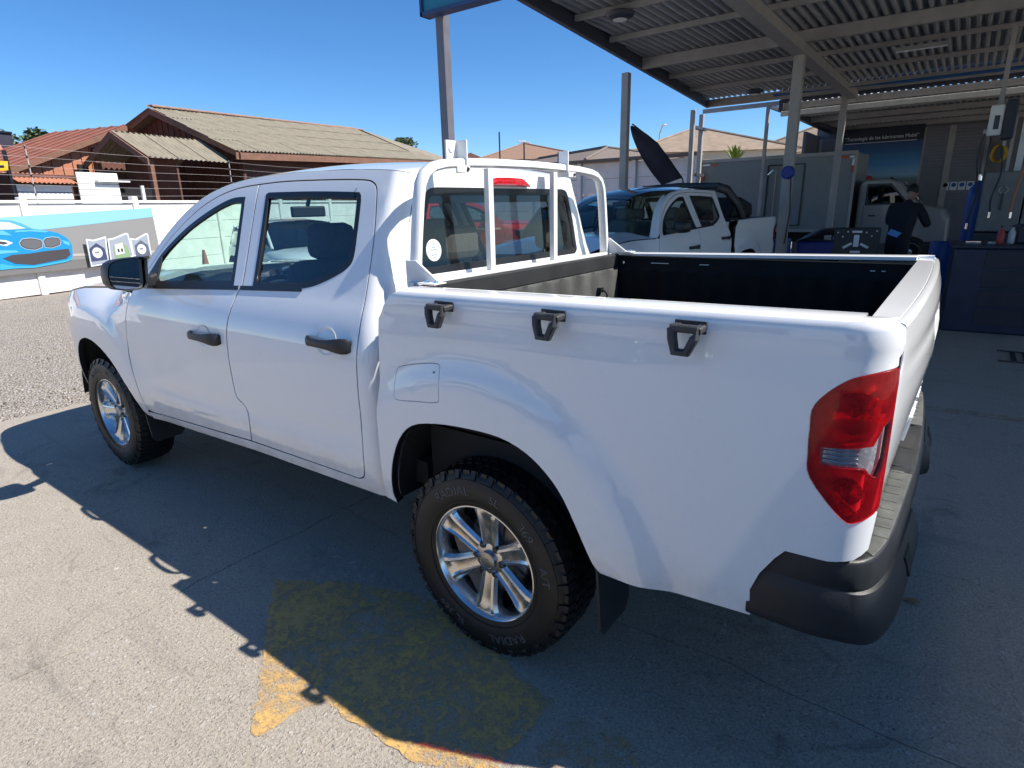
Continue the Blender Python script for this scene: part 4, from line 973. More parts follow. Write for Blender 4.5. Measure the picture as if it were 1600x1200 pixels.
for u in (-4.3, 1.2, 6.72, 11.9): 
    MB().tube([W(u, .02, 1.9), W(u, .0, 3.12)], .012, 6).build('fence_post', M_WIRE, ef)
    for j in range(6): MB().tube([W(u-.02, -.02, 2.10+j*.19), W(u-.02, -.02, 2.15+j*.19)], .016, 6).build('insulator', M_TRIM, ef)
sp = wbox(MB(), 3.70, 3.77, -.05, .0, 2.0, 2.36).build('stub_post', M_WALLW); tag(sp, 'short white stub post standing on top of the white yard wall', 'post')
# printed banner of a blue car, leaning on the wall
def board(name, poly, v, mat, parent=None, th=.004): return wprism(MB(), poly, v, v+th).build(name, mat, parent)
bn = thing('car_banner', 'large leaning banner printed with a bright blue car on a grey road', 'banner')
P_ = lambda n, c, r=.55: flat('print_'+n, c, r)
board('banner_sheet', BN_ALL, -.14, P_('grey', (.25, .245, .235)), bn, .02)
board('printed_sky', BN_SKY, -.144, P_('pale_blue', (.24, .50, .64)), bn); board('printed_road', BN_ROAD, -.144, P_('road', (.16, .155, .15)), bn); board('printed_kerb', BN_LINE, -.145, P_('kerb', (.42, .38, .34)), bn)
board('printed_car_body', CAR_BODY, -.149, P_('cyan', (.006, .24, .52)), bn); board('printed_car_roof', CAR_ROOF, -.149, P_('cyan_light', (.08, .34, .48)), bn); board('printed_car_glass', CAR_GLASS, -.153, P_('glass', (.50, .58, .60)), bn)
for n_, pl_ in (('CAR_K1', CAR_K1), ('CAR_K2', CAR_K2), ('CAR_LOW', CAR_LOW)): board('printed_grille', pl_, -.154, P_('dark', (.055, .05, .055)), bn)
for pl_ in (CAR_K1, CAR_K2): board('printed_grille_mesh', inset(pl_, .016), -.157, P_('mesh', (.12, .12, .13)), bn)
for pl_ in ([(.55, 1.40), (.90, 1.405), (1.20, 1.355), (1.10, 1.335), (.80, 1.37), (.5, 1.36)], [(-.2, 1.40), (.3, 1.415), (.45, 1.30), (.2, 1.33)], [(.05, 1.03), (.45, 1.0), (.5, .96), (.05, .95)], [(1.42, 1.16), (1.56, 1.10), (1.57, 1.02), (1.44, 1.08)]): board('printed_highlight', pl_, -.1535, P_('cyan_pale', (.10, .42, .62)), bn)
for pl_ in ([(-.9, .78), (.1, .80), (.1, .74), (-.9, .70)], [(-1.2, 1.10), (-.2, 1.08), (.0, 1.05), (-1.2, 1.06)]): board('printed_shade', pl_, -.1535, P_('cyan_deep', (.004, .10, .26)), bn)
for pl_ in (CAR_K1, CAR_K2): board('printed_grille_rim', inset(pl_, -.014), -.1525, P_('chrome_print', (.35, .42, .46)), bn)
board('printed_lamp', CAR_LAMP, -.154, P_('lampwhite', (.7, .75, .78)), bn); board('printed_lamp_core', CAR_LAMPIN, -.158, P_('dark', (.055, .05, .055)), bn); board('printed_skirt', CAR_SKIRT, -.158, P_('cyan2', (.04, .36, .62)), bn)
# three small poster boards in front of it
for i, (pl_, lab, col) in enumerate(((P1, 'left poster board with a white mug picture on dark blue, leaning on the car banner', (.05, .06, .13)), (P2, 'middle poster board with a white box picture on green, leaning on the car banner', (.22, .34, .18)), (P3, 'right poster board with a white mug picture, leaning on the car banner', (.10, .12, .16)))):
    v0 = -.26+.02*i
    t = thing('poster_board', lab, 'poster', 'poster boards against the banner')
    board('backing', pl_, v0, P_('frame', (.62, .66, .70)), t, .015)
    board('print_field', inset(pl_, .035), v0-.005, P_('field%d' % i, (.30, .33, .38)), t)
    cu = sum(p[0] for p in pl_)/len(pl_); cz = .86
    board('print_panel', [(cu-.20, .64), (cu+.20, .66), (cu+.17, .92), (cu, 1.05), (cu-.19, .93)], v0-.009, P_('panel%d' % i, col), t)
    if i == 1:
        board('print_box', [(cu-.17, .74), (cu+.06, .77), (cu+.05, 1.02), (cu-.15, .98)], v0-.013, P_('paper', (.75, .74, .70)), t)
        for q in (-.11, -.02): board('print_bars', [(cu+q, .80), (cu+q+.05, .805), (cu+q+.05, .89), (cu+q, .885)], v0-.017, P_('dark', (.055, .05, .055)), t)
    else:
        board('print_mug', arch(cu-.02, .83, .12, 0, 360, 18)[:-1], v0-.013, P_('paper', (.75, .74, .70)), t); board('print_mug_mark', [(cu-.08, .82), (cu+.02, .82), (cu+.02, .86), (cu-.08, .86)], v0-.017, P_('dark2', (.2, .2, .22)), t)

# ------------------------------------------------------------------ houses behind the yard wall
M_BROWN = simple('brown_timber', (.120, .050, .032), .8, var=.25, scale=3); M_BARGE = simple('barge_board', (.19, .095, .06), .8, var=.2)
M_FIBRE = simple('weathered_fibre_cement', (.235, .205, .150), .95, var=.22, scale=2.2, bump=.2, bscale=8)
M_SALMON = simple('salmon_sheet_metal', (.44, .18, .10), .7, var=.1, scale=2); M_REDROOF = simple('red_brown_roof', (.23, .085, .058), .8, var=.2, scale=1.5)
M_TILEEDGE = simple('pale_red_ridge', (.30, .185, .14), .9, var=.2); M_SIDING = simple('white_siding', (.78, .78, .74), .6, var=.06); M_VOID = flat('dark_interior', (.012, .011, .012), .9)
def corr_sheet(name, wd, ln, period, amp, mat, n_y=2):
    """corrugated sheet: waves across local x, length along local y"""
    nx = int(round(wd/period))*6
    m = MB(); m.grid([[(wd*i/nx, ln*j/(n_y-1), amp*math.sin(2*math.pi*(wd*i/nx)/period)) for i in range(nx+1)] for j in range(n_y)])
    me = m.mesh(name, 50); me.materials.append(mat); return me
def place(me, name, o, ex, ey, parent):
    """object with local x along ex, local y along ey, at o"""
    ex = Vector(ex).normalized(); ey = Vector(ey); ey = (ey-ex*ey.dot(ex)).normalized(); ez = ex.cross(ey)
    ob = link(name, me, None, parent); ob.matrix_world = Matrix(((ex.x, ey.x, ez.x, o[0]), (ex.y, ey.y, ez.y, o[1]), (ex.z, ey.z, ez.z, o[2]), (0, 0, 0, 1)))
    return ob
h = thing('timber_house', 'brown timber house with a wide tan corrugated roof behind the white wall', 'house')
E0, E1, R0, R1 = (8.0, .9, 3.52), (21.6, .9, 4.00), (8.25, 4.5, 5.06), (20.4, 4.5, 5.62)
SH = corr_sheet('roof_sheet', 1.06, 1.16, .177, .024, M_FIBRE)
ncol, nrow = 13, 4
for i in range(ncol):
    for j in range(nrow):
        t = j/nrow; f0 = np.array(E0)+(np.array(R0)-np.array(E0))*t; f1 = np.array(E1)+(np.array(R1)-np.array(E1))*t
        if i/ncol > .93-.10*t: continue
        p = f0+(f1-f0)*(i/12.9); ex = Vector(W(*f1))-Vector(W(*f0)); ey = Vector(W(*R0))-Vector(W(*E0))
        q = W(*p); place(SH, 'roof_sheet', (q[0], q[1], q[2]+.02+.006*((i+j) % 2)), ex, ey, h)
# hip end, back slope, gable, walls
hp = MB(); hp.add([W(20.2, 4.5, 5.60), W(20.9, .9, 3.98), W(24.5, .9, 4.05), W(24.5, 8.1, 4.05), W(20.9, 8.1, 3.98)], [(0, 1, 2), (0, 2, 3), (0, 3, 4)]); hp.build('hip_roof', M_FIBRE, h)
bk = MB(); bk.add([W(8.05, 4.5, 5.02), W(20.4, 4.5, 5.58), W(20.9, 8.1, 3.95), W(7.8, 8.1, 3.5)], [(0, 1, 2, 3)]); bk.build('back_roof', M_FIBRE, h)
for j in range(11):
    u = 8.2+j*1.11; wprism(MB(), [(u, 5.09+.0375*(u-8)+.0), (u+1.12, 5.09+.0375*(u-6.9)), (u+1.12, 5.15+.0375*(u-6.9)), (u, 5.16+.0375*(u-8))], 4.38, 4.62).build('ridge_tile', M_TILEEDGE, h, bevel=.02)
for (a0, a1) in (((.86, 3.50), (4.5, 5.06)), ((8.1, 3.5), (4.5, 5.06))):
    uprism(MB(), [a0, a1, (a1[0], a1[1]-.20), (a0[0], a0[1]-.20)], 8.12, 8.17).build('barge_board', M_BARGE, h)
uprism(MB(), [(1.3, 0), (1.3, 3.55), (4.5, 4.92), (7.8, 3.5), (7.8, 0)], 8.62, 8.70).build('gable_wall', M_BROWN, h)
for k in range(26): 
    v = 1.32+k*.25; zt_ = 3.55+(v-1.3)*.428 if v < 4.5 else 4.92-(v-4.5)*.43
    uprism(MB(), [(v, .3), (v, zt_-.02), (v+.03, zt_-.02), (v+.03, .3)], 8.595, 8.62).build('gable_batten', M_BROWN, h)
fw = MB(); wbox(fw, 8.62, 21.2, 1.55, 1.65, 0, 3.6); fw.build('front_wall', M_BROWN, h)
for k in range(4): wbox(MB(), 8.62, 21.2, 1.52, 1.55, 2.05+k*.36, 2.38+k*.36).build('weather_board', M_BROWN, h)
wprism(MB(), [(8.0, 3.28), (21.6, 3.76), (21.6, 3.98), (8.0, 3.49)], .93, .97).build('fascia', M_BARGE, h)
sf = MB(); sf.add([W(8.0, .97, 3.30), W(21.6, .97, 3.78), W(21.6, 1.6, 3.78), W(8.0, 1.6, 3.30)], [(0, 1, 2, 3)]); sf.build('soffit', M_BROWN, h)
for u0 in (9.6, 12.2, 15.5): 
    wn = wbox(MB(), u0, u0+1.1, 1.46, 1.52, 1.2, 2.75).build('window', M_VOID, h); wbox(MB(), u0-.06, u0+1.16, 1.44, 1.46, 1.14, 1.2).build('window_sill', M_BARGE, wn)
    wbox(MB(), u0+.52, u0+.58, 1.44, 1.46, 1.2, 2.75).build('mullion', M_BARGE, wn)
wbox(MB(), 10.3, 11.6, 1.40, 1.44, 2.2, 2.9).build('salmon_board', M_SALMON, h)
# porch gable in front of it
pg = thing('porch_gable', 'small open porch gable with corrugated roof beside the timber house', 'porch')
PS = corr_sheet('porch_sheet', 1.06, 1.46, .177, .024, M_FIBRE)
for i in range(3): 
    p0 = (5.15+i*1.03, 1.28, 3.20); place(PS, 'roof_sheet', W(*p0), WU, Vector(W(0, 1.25, .74))-Vector(W(0, 0, 0)), pg)
    p1 = (5.15+i*1.03, 3.75, 3.20); place(PS, 'roof_sheet', W(p1[0]+1.06, p1[1], p1[2]), -WU, Vector(W(0, -1.25, .74))-Vector(W(0, 0, 0)), pg)
uprism(MB(), [(1.22, 3.14), (2.5, 3.92), (3.8, 3.14), (3.8, 2.96), (2.5, 3.74), (1.22, 2.96)], 5.05, 5.10).build('barge_board', M_BARGE, pg)
uprism(MB(), [(1.5, 2.0), (1.5, 3.2), (2.5, 3.8), (3.6, 3.2), (3.6, 2.0)], 6.2, 6.26).build('gable_wall', M_BROWN, pg)
for v in (1.45, 3.55): wbox(MB(), 5.3, 5.42, v, v+.12, 0, 3.15).build('porch_post', M_BARGE, pg)
wbox(MB(), 5.5, 8.6, 3.9, 4.0, 0, 3.6).build('back_wall', M_BROWN, pg)
wbox(MB(), 4.9, 5.2, 3.82, 3.88, 2.2, 3.1).build('door_leaf', M_VOID, pg)
# salmon shed
sm = thing('salmon_house', 'house with salmon corrugated gable wall and red brown roof, far left', 'house')
wp = MB(); nW = 26
for k in range(nW):
    u0 = 3.15+k*.145; u1 = u0+.13; z = lambda u: 2.87+(u-3.15)*.394 if u < 6.6 else 4.22-(u-6.6)*.394
    wprism(MB(), [(u0, 0), (u1, 0), (u1, z(u1)), (u0, z(u0))], 4.0+(.02 if k % 2 else 0), 4.06).build('wall_sheet', M_SALMON, sm)
rf = MB(); rf.add([W(2.7, 3.78, 2.78), W(6.62, 3.78, 4.32), W(6.62, 7.2, 4.32), W(2.7, 7.2, 2.78), W(2.7, 3.78, 2.68), W(6.62, 3.78, 4.22), W(6.62, 7.2, 4.22), W(2.7, 7.2, 2.68)], [(0, 1, 2, 3), (4, 5, 6, 7), (0, 1, 5, 4), (1, 2, 6, 5), (2, 3, 7, 6), (3, 0, 4, 7)]); rf.build('roof', M_REDROOF, sm)
for k in range(7):
    v = 3.82+k*.52; rr = MB(); rr.tube([W(2.7, v, 2.80), W(6.6, v, 4.335)], .02, 6); rr.build('roof_rib', M_REDROOF, sm)
rf = MB(); rf.add([W(6.60, 3.78, 4.32), W(9.6, 3.78, 3.1), W(9.6, 7.2, 3.1), W(6.60, 7.2, 4.32)], [(0, 1, 2, 3)]); rf.build('roof', M_REDROOF, sm)
wprism(MB(), [(2.66, 2.74), (6.62, 4.30), (6.62, 4.16), (2.66, 2.60)], 3.73, 3.78).build('barge_board', M_BARGE, sm)
wbox(MB(), 3.0, 3.15, 4.0, 7.2, 0, 2.75).build('side_wall', M_SALMON, sm)
# awning and shuttered stall
aw = thing('white_kiosk', 'white boarded kiosk under a small salmon corrugated awning behind the wall', 'kiosk')
AS = corr_sheet('awning_sheet', 1.30, .55, .10, .016, M_SALMON)
place(AS, 'awning_sheet', W(1.25, .55, 2.40), WU, Vector(W(0, .5, .22))-Vector(W(0, 0, 0)), aw)
for j in range(5): wbox(MB(), 1.30, 2.50, .75, .78, 1.55+j*.165, 1.70+j*.165).build('siding_board', M_SIDING, aw, bevel=.008)
for j in range(8): wbox(MB(), 2.58+.0*j, 3.62, .62, .65, 1.60+j*.135, 1.725+j*.135).build('siding_board', M_SIDING, aw, bevel=.008)
wbox(MB(), 1.2, 3.6, .80, 1.6, 0, 2.6).build('kiosk_body', M_BROWN, aw)
wbox(MB(), 3.62, 4.6, .72, .80, 1.5, 2.34).build('kiosk_opening', M_VOID, aw); wbox(MB(), 3.0, 3.85, .50, .75, 2.46, 2.50).build('kiosk_shelf', M_SIDING, aw)
# left edge: sign, low roofs
ys = thing('yellow_sign', 'small yellow sign board on a post at the far left edge', 'sign')
board('sign_board', YSIGN, .60, simple('yellow_enamel', (.75, .42, .01), .5), ys, .03); 
for k, (q0, q1) in enumerate(((.72, .80), (.84, .90), (.93, 1.06))): board('sign_mark', [(q0, 2.68), (q1, 2.69), (q1, 2.74), (q0, 2.73)], .594, M_TRIM, ys)
wbox(MB(), 1.13, 1.19, .62, .68, 0, 3.05).build('sign_post', M_TRIM, ys)
lr = thing('low_red_house', 'low house with pinkish red roof and dark fascia at the left edge', 'house')
rf = MB(); rf.add([W(-3, 6, 2.9), W(4.6, 6, 2.9), W(6.0, 9, 4.15), W(-3, 9, 4.15)], [(0, 1, 2, 3)]); rf.build('roof', simple('pinkish_roof', (.40, .17, .13), .85), lr)
wbox(MB(), -3, 6.6, 9.2, 9.6, 3.6, 4.42).build('dark_fascia', simple('dark_fascia_paint', (.035, .03, .05), .6), lr); wbox(MB(), -3, 3.6, 6.3, 6.4, 0, 2.9).build('wall', M_BROWN, lr); wbox(MB(), -3, 6.6, 9.15, 9.25, 4.40, 4.46).build('gutter', M_TRIM, lr)
sh = thing('dark_shed', 'dark grey shed wall under the yellow sign at the left edge', 'shed')
wbox(MB(), -2, 1.1, 1.2, 1.3, 0, 2.62).build('wall', simple('blue_grey_boards', (.10, .11, .13), .8), sh); wbox(MB(), -2, 1.12, 1.05, 1.35, 2.60, 2.66).build('roof_edge', M_TRIM, sh)
for k in range(5): wbox(MB(), -1.9+k*.6, -1.86+k*.6, 1.16, 1.2, 0, 2.6).build('batten', M_TRIM, sh)
# ------------------------------------------------------------------ far side: block wall, houses, trees
M_BLOCK = simple('white_block_wall', (.72, .69, .66), .9, var=.10, scale=2.5, bump=.3, bscale=20)
w2 = thing('block_wall', 'white block wall behind the parked vehicles and under the canopy edge', 'wall')
for k in range(7):
    x0 = 5.35+k*1.95
    MB().box(x0, x0+.14, -16.12, -15.9, 0, 2.95).build('post', M_BLOCK, w2, bevel=.015)
    for j in range(6): MB().box(x0+.15, x0+1.94, -16.06, -16.0, .02+j*.485, .49+j*.485).build('wall_panel', M_BLOCK, w2, bevel=.008)
MB().box(5.3, 19.2, -16.3, -15.7, 2.955, 3.03).build('wall_eave', simple('old_wall_cap', (.16, .13, .11), .9), w2)
M_TAN = simple('tan_tile_roof', (.27, .20, .14), .9, var=.2, scale=2.5, bump=.4, bscale=7); M_CREAM = simple('cream_render', (.62, .55, .45), .9, var=.08); M_GREYR = simple('grey_brown_roof', (.18, .14, .115), .9, var=.2)
def hip_house(name, label, cx, cy, lx, ly, rz, zw, zr, rl, wallm, roofm, over=.45, wins=3):
    t = thing(name, label, 'house', loc=(cx, cy, 0), rz=rz)
    MB().box(-lx/2, lx/2, -ly/2, ly/2, 0, zw).build('wall', wallm, t)
    a, b_ = lx/2+over, ly/2+over
    m = MB(); m.add([(-a, -b_, zw-.1), (a, -b_, zw-.1), (a, b_, zw-.1), (-a, b_, zw-.1), (-rl/2, 0, zr), (rl/2, 0, zr)], [(0, 1, 5, 4), (1, 2, 5), (2, 3, 4, 5), (3, 0, 4), (3, 2, 1, 0)])
    r_ = m.build('roof', roofm, t); MB().tube([(-rl/2, 0, zr+.03), (rl/2, 0, zr+.03)], .09, 6).build('ridge', roofm, r_)
    for sx in (-1, 1):
        for sy in (-1, 1): MB().tube([(sx*rl/2, 0, zr+.02), (sx*a, sy*b_, zw-.08)], .07, 6).build('hip_ridge', roofm, r_)
    for f_ in (1, -1):
        for k in range(wins):
            x = -lx/2+lx*(k+.5)/wins
            wn = MB().box(x-.55, x+.55, f_*ly/2-.03, f_*ly/2+.03, zw-1.9, zw-.7).build('window', M_VOID, t)
            MB().box(x-.62, x+.62, f_*ly/2-.05+.03*f_, f_*ly/2+.05+.03*f_, zw-1.98, zw-1.9).build('sill', wallm, wn); MB().box(x-.03, x+.03, f_*ly/2-.04, f_*ly/2+.04, zw-1.9, zw-.7).build('mullion', wallm, wn)
    return t
hip_house('tan_roof_house', 'two storey house with tan hipped roof, seen between the canopy posts', 12.9, -35.4, 11, 8, R(-58), 4.25, 5.75, 3.2, M_CREAM, M_TAN, wins=4)
hip_house('brown_roof_house', 'low house with long grey brown roof above the block wall, centre', 16.6, -27.5, 13, 6, R(-28), 3.55, 4.3, 7, simple('ochre_render', (.36, .28, .20), .9), M_GREYR, wins=5)
hip_house('distant_house', 'distant house with brown roof just above the cab roof', 28.8, -39.5, 13, 8, R(-40), 4.9, 6.2, 5.5, M_CREAM, simple('brown_tile_roof', (.25, .15, .10), .9, var=.2))
hip_house('end_house', 'pale house with tan roof seen past the canopy post on the right', 6.9, -40.2, 6, 7, R(-80), 4.35, 5.75, 2.2, M_CREAM, M_TAN, wins=2)
# low pink roof left of the sign pole
lp = thing('pink_roof_house', 'low pink tiled roof end beside the sign pole', 'house')
MB().prism([(0, 4.6), (6, 4.6), (3.2, 5.75)], lambda u, v, d: (33.2-u*.72, -34.2-u*.70, v), 0, 0).add([(33.2, -34.2, 0), (28.9, -38.4, 0), (28.9, -38.4, 4.6), (33.2, -34.2, 4.6)], [(0, 1, 2, 3)]).build('gable_wall', simple('pink_render', (.50, .27, .20), .9), lp)
MB().add([(33.5, -33.9, 4.55), (30.9, -36.44, 5.8), (33.0, -38.8, 5.8), (35.6, -36.3, 4.55)], [(0, 1, 2, 3)]).build('roof', M_TAN, lp)
# masts and street lamps
def street_lamp(label, x, y, z, rz):
    t = thing('street_lamp', label, 'street lamp', 'street lamps beyond the wall', loc=(x, y, 0), rz=rz)
    MB().tube([(0, 0, 0), (0, 0, z-1.2), (.1, 0, z-.5), (.6, 0, z-.08), (1.0, 0, z)], [.09, .07, .06, .05, .045], 8).build('pole', M_WIRE, t)
    MB().box(.9, 1.6, -.13, .13, z-.04, z+.08).build('lamp_head', M_SIDING, t, bevel=.03)
street_lamp('thin street lamp left of the canopy, above the distant brown house', 32.2, -47.4, 7.4, R(40)); street_lamp('thin street lamp above the tan hipped roof', 22.3, -52.8, 8.2, R(130))
for x, y, z, lab in ((24.0, -31.0, 6.3, 'thin mast left of the rack, just right of the sign pole'), (21.5, -30.2, 5.4, 'thin dark mast above the distant brown roof')):
    tag(MB().tube([(x, y, 0), (x, y, z)], .05, 6).build('mast', M_TRIM), lab, 'mast')
M_LEAF = []
for i, c_ in enumerate(((.045, .075, .022), (.075, .11, .03), (.11, .14, .045), (.03, .05, .02))):
    M_LEAF.append(simple('leaf_%d' % i, c_, .6, var=.3, scale=.8))
M_BARK = simple('bark', (.09, .065, .05), .95, var=.3)
def leaf_mesh(centres, n, size, rng, squash=1):
    m = MB()
    for _ in range(n):
        c, r = rng.choice(centres); d = Vector((rng.gauss(0, 1), rng.gauss(0, 1), rng.gauss(0, 1))); d.normalize(); d *= r*rng.random()**.4; d.z *= squash
        p = Vector(c)+d; a = Vector((rng.uniform(-1, 1), rng.uniform(-1, 1), rng.uniform(-.5, .5))).normalized(); b_ = a.cross(Vector((rng.uniform(-1, 1), rng.uniform(-1, 1), rng.uniform(-1, 1)))).normalized()
        s_ = size*rng.uniform(.6, 1.3); m.add([p-a*s_, p+b_*s_*.45, p+a*s_, p-b_*s_*.45], [(0, 1, 2, 3)])
    return m
def tree(label, x, y, H, crown_r, seed, n=3500, leaf=.16):
    t = thing('tree', label, 'tree', loc=(x, y, 0)); rng = random.Random(seed)
    tips = []
    MB().tube([(0, 0, 0), (.05, .02, H*.3), (-.05, .05, H*.6)], [.22, .17, .12], 8).build('trunk', M_BARK, t)
    lb = MB()
    for k in range(9):
        a = k*2.4; r = crown_r*rng.uniform(.45, .85); z = H*rng.uniform(.62, .95)
        lb.tube([(0, 0, H*.45), (r*.5*math.cos(a), r*.5*math.sin(a), z-.4), (r*math.cos(a), r*math.sin(a), z)], [.09, .05, .02], 6); tips.append(((r*math.cos(a), r*math.sin(a), z), crown_r*rng.uniform(.3, .5)))
    lb.build('branches', M_BARK, t)
    for i, mt in enumerate(M_LEAF): tag(leaf_mesh(tips, n//4, leaf, rng, .8).build('crown', mt, t), kind='stuff')
    return t
tree('dark leafy treetop above the low roofs at the left edge', 42.1, -10.0, 6.4, 1.9, 1)
tree('small treetop behind the hip end of the tan roof', 32.7, -31.5, 6.9, 1.3, 2, 2200, .12)
# spiky palm-like plant behind the box truck
pm = thing('spiky_plant', 'bright green spiky palm crown above the grey box truck', 'plant', loc=(5.67, -20.6, 0)); rng = random.Random(5)
MB().tube([(0, 0, 0), (.05, 0, 1.6), (0, .05, 2.95)], [.14, .11, .09], 8).build('trunk', M_BARK, pm)
M_PALM = simple('yellow_green_leaf', (.17, .23, .035), .5, var=.3, scale=4)
for k in range(70):
    a = rng.random()*6.28; e = rng.uniform(-.2, 1.35); L_ = rng.uniform(.6, .95); dr = Vector((math.cos(a)*math.cos(e), math.sin(a)*math.cos(e), math.sin(e))); sd_ = Vector((-math.sin(a), math.cos(a), 0))*.035
    p0 = Vector((0, .05, 2.9)); p1 = p0+dr*L_*.55; p2 = p0+dr*L_+Vector((0, 0, -.18*L_))
    MB().add([p0-sd_*.6, p0+sd_*.6, p1+sd_, p2, p1-sd_], [(0, 1, 2, 4), (4, 2, 3)]).build('frond', M_PALM, pm)

# ------------------------------------------------------------------ workshop canopy
M_STEEL = simple('grey_painted_steel', (.36, .345, .32), .55, var=.12, scale=4); M_STEELD = simple('dark_eave_steel', (.05, .055, .075), .5, var=.15); M_SHEET = simple('galvanised_sheet', (.42, .43, .44), .5, metal=.15, var=.15, scale=1.2)
cp = thing('canopy', 'open steel workshop canopy with corrugated roof sheets on square posts', 'canopy')
def xe(y): return 2.92-.1195*(y+2.9)+.2
HZ = 4.0
def roof_strip(ylist, x0, z, fn, nm='roof_sheeting', per=.13, amp=.042):
    xm = max(fn(y) for y in ylist); nx = int((xm-x0)/per*4); m = MB(); rows = []
    for y in ylist: rows.append([(min(x0+per*i/4, fn(y)), y, z+amp*(1 if (i % 4) in (1, 2) else -1)) for i in range(nx+1)])
    m.grid(rows); m.grid([[(p[0], p[1], p[2]+.012) for p in r_] for r_ in rows]); m.build(nm, M_SHEET, cp)
ys_ = [-2.9, -3.5, -4.4, -5.5, -6.8, -8.45, -10.1, -11.8, -13.75]
roof_strip(ys_, -9.4, HZ+.115, xe)
for i, y in enumerate(ys_[1:]):
    big = y in (-8.45, -13.75); d = .17 if big else .075
    MB().box(-9.4, xe(y)-.05, y-(.05 if big else .025), y+(.05 if big else .025), HZ+.068-d, HZ+.068).build('beam' if big else 'purlin', M_STEEL, cp, bevel=.006)
MB().prism([(xe(-2.9)-.04, -2.85), (xe(-2.9)+.03, -2.85), (xe(-13.8)+.03, -13.85), (xe(-13.8)-.04, -13.85)], lambda u, v, d: (u, v, d), HZ-.10, HZ+.15).build('eave_trim', M_STEELD, cp)
MB().box(-9.4, xe(-2.9), -2.92, -2.86, HZ-.10, HZ+.15).build('eave_trim', M_STEELD, cp)
MB().box(1.06, 1.26, -13.7, -2.95, HZ-.27, HZ-.13).build('cross_beam', M_STEEL, cp, bevel=.006); MB().box(-4.6, -4.4, -13.7, -2.95, HZ-.27, HZ-.13).build('cross_beam', M_STEEL, cp, bevel=.006)
for x, y, s_ in ((4.05, -8.45, .13), (1.16, -8.45, .15), (1.32, -13.75, .13), (4.75, -13.75, .11), (4.86, -14.7, .11), (3.15, -14.6, .08), (-4.5, -8.45, .15), (-4.5, -13.75, .15)):
    pst = MB().box(x-s_/2, x+s_/2, y-s_/2, y+s_/2, 0, HZ-.12).build('post', M_STEEL, cp, bevel=.008); MB().box(x-.13, x+.13, y-.13, y+.13, 0, .015).build('base_plate', M_STEEL, pst)
for z in (3.45, 2.3): MB().box(4.70, 4.80, -14.7, -13.75, z, z+.07).build('brace', M_STEELD, cp)
MB().bar((4.8, -14.6, 3.93), (2.6, -14.6, 3.93), .08, .1).build('brace', M_STEEL, cp); MB().bar((3.15, -14.6, 3.9), (2.2, -20.3, 3.6), .07, .1).build('brace', M_STEELD, cp)
# roof over the yard behind the camera side: it shades the floor behind the tailgate
nr = []
rows = []
for y in (-2.86, 7.0): rows.append([(-9.4+(5.32)*i/160, y, HZ+.10+.042*(1 if (i % 4) in (1, 2) else -1)) for i in range(161)])
rm = MB().grid(rows).grid([[(p[0], p[1], p[2]+.012) for p in r_] for r_ in rows]); rm.build('roof_sheeting', M_SHEET, cp)
MB().box(-4.14, -4.06, -2.9, 7.0, HZ-.05, HZ+.17).build('eave_trim', M_STEELD, cp)
for y in (-1.4, .3, 2.0, 3.7, 5.4, 6.95): MB().box(-9.4, -4.10, y-.035, y+.035, HZ-.03, HZ+.068).build('purlin', M_STEEL, cp)
for x, y in ((-4.4, 6.9), (-9.2, 6.9), (-9.2, -2.9)): MB().box(x-.07, x+.07, y-.07, y+.07, 0, HZ).build('post', M_STEEL, cp)
# lower roof to the back wall
ys2 = [-14.1, -15.7, -17.3, -18.9, -20.6]
roof_strip(ys2, -9.4, 3.875, lambda y: 2.7)
MB().box(-9.4, 2.7, -13.97, -13.90, 3.84, 4.5).build('closing_sheet', M_STEELD, cp)
for y in ys2: MB().box(-9.4, 2.7, y-.04, y+.04, 3.70, 3.83).build('purlin', M_STEEL, cp, bevel=.006)
MB().box(-9.4, 2.7, -14.06, -13.98, 3.55, 3.66).build('gutter', M_SIDING, cp, bevel=.01)
MB().box(2.66, 2.76, -20.6, -14.0, 3.66, 3.92).build('eave_trim', M_STEELD, cp)
# lamps under the roof
for x, y, lab in ((2.72, -5.5, 'round flush lamp under the canopy near the front eave'), (2.95, -12.6, 'small flush lamp under the canopy near the far posts')):
    t = thing('ceiling_lamp', lab, 'lamp', loc=(x, y, 3.95)); MB().lathe([(0, -.05), (.10, -.05), (.17, -.02), (.19, .02), (.12, .05), (0, .05)], 20, axis='z').build('lamp_rim', M_STEELD, t, smooth=40); MB().lathe([(0, -.056), (.09, -.056), (.09, -.05)], 20, axis='z').build('lamp_lens', M_SIDING, t)
M_MACHG = simple('dull_grey_enamel', (.30, .30, .29), .5)
tb = thing('strip_light', 'long white strip light fixed across under the canopy', 'lamp', loc=(-.3, -9.75, 3.86)); MB().box(-.35, .35, -.03, .03, -.03, .03).build('housing', M_MACHG, tb, bevel=.01); MB().cyl((-.33, 0, -.036), (.33, 0, -.036), .012).build('tube', M_WHITEDECAL, tb)
MB().tube([(-9, -12.4, 3.80), (0, -12.45, 3.78), (2.5, -12.4, 3.80)], .03, 8).build('air_pipe', simple('blue_pipe', (.03, .12, .32), .4), cp)
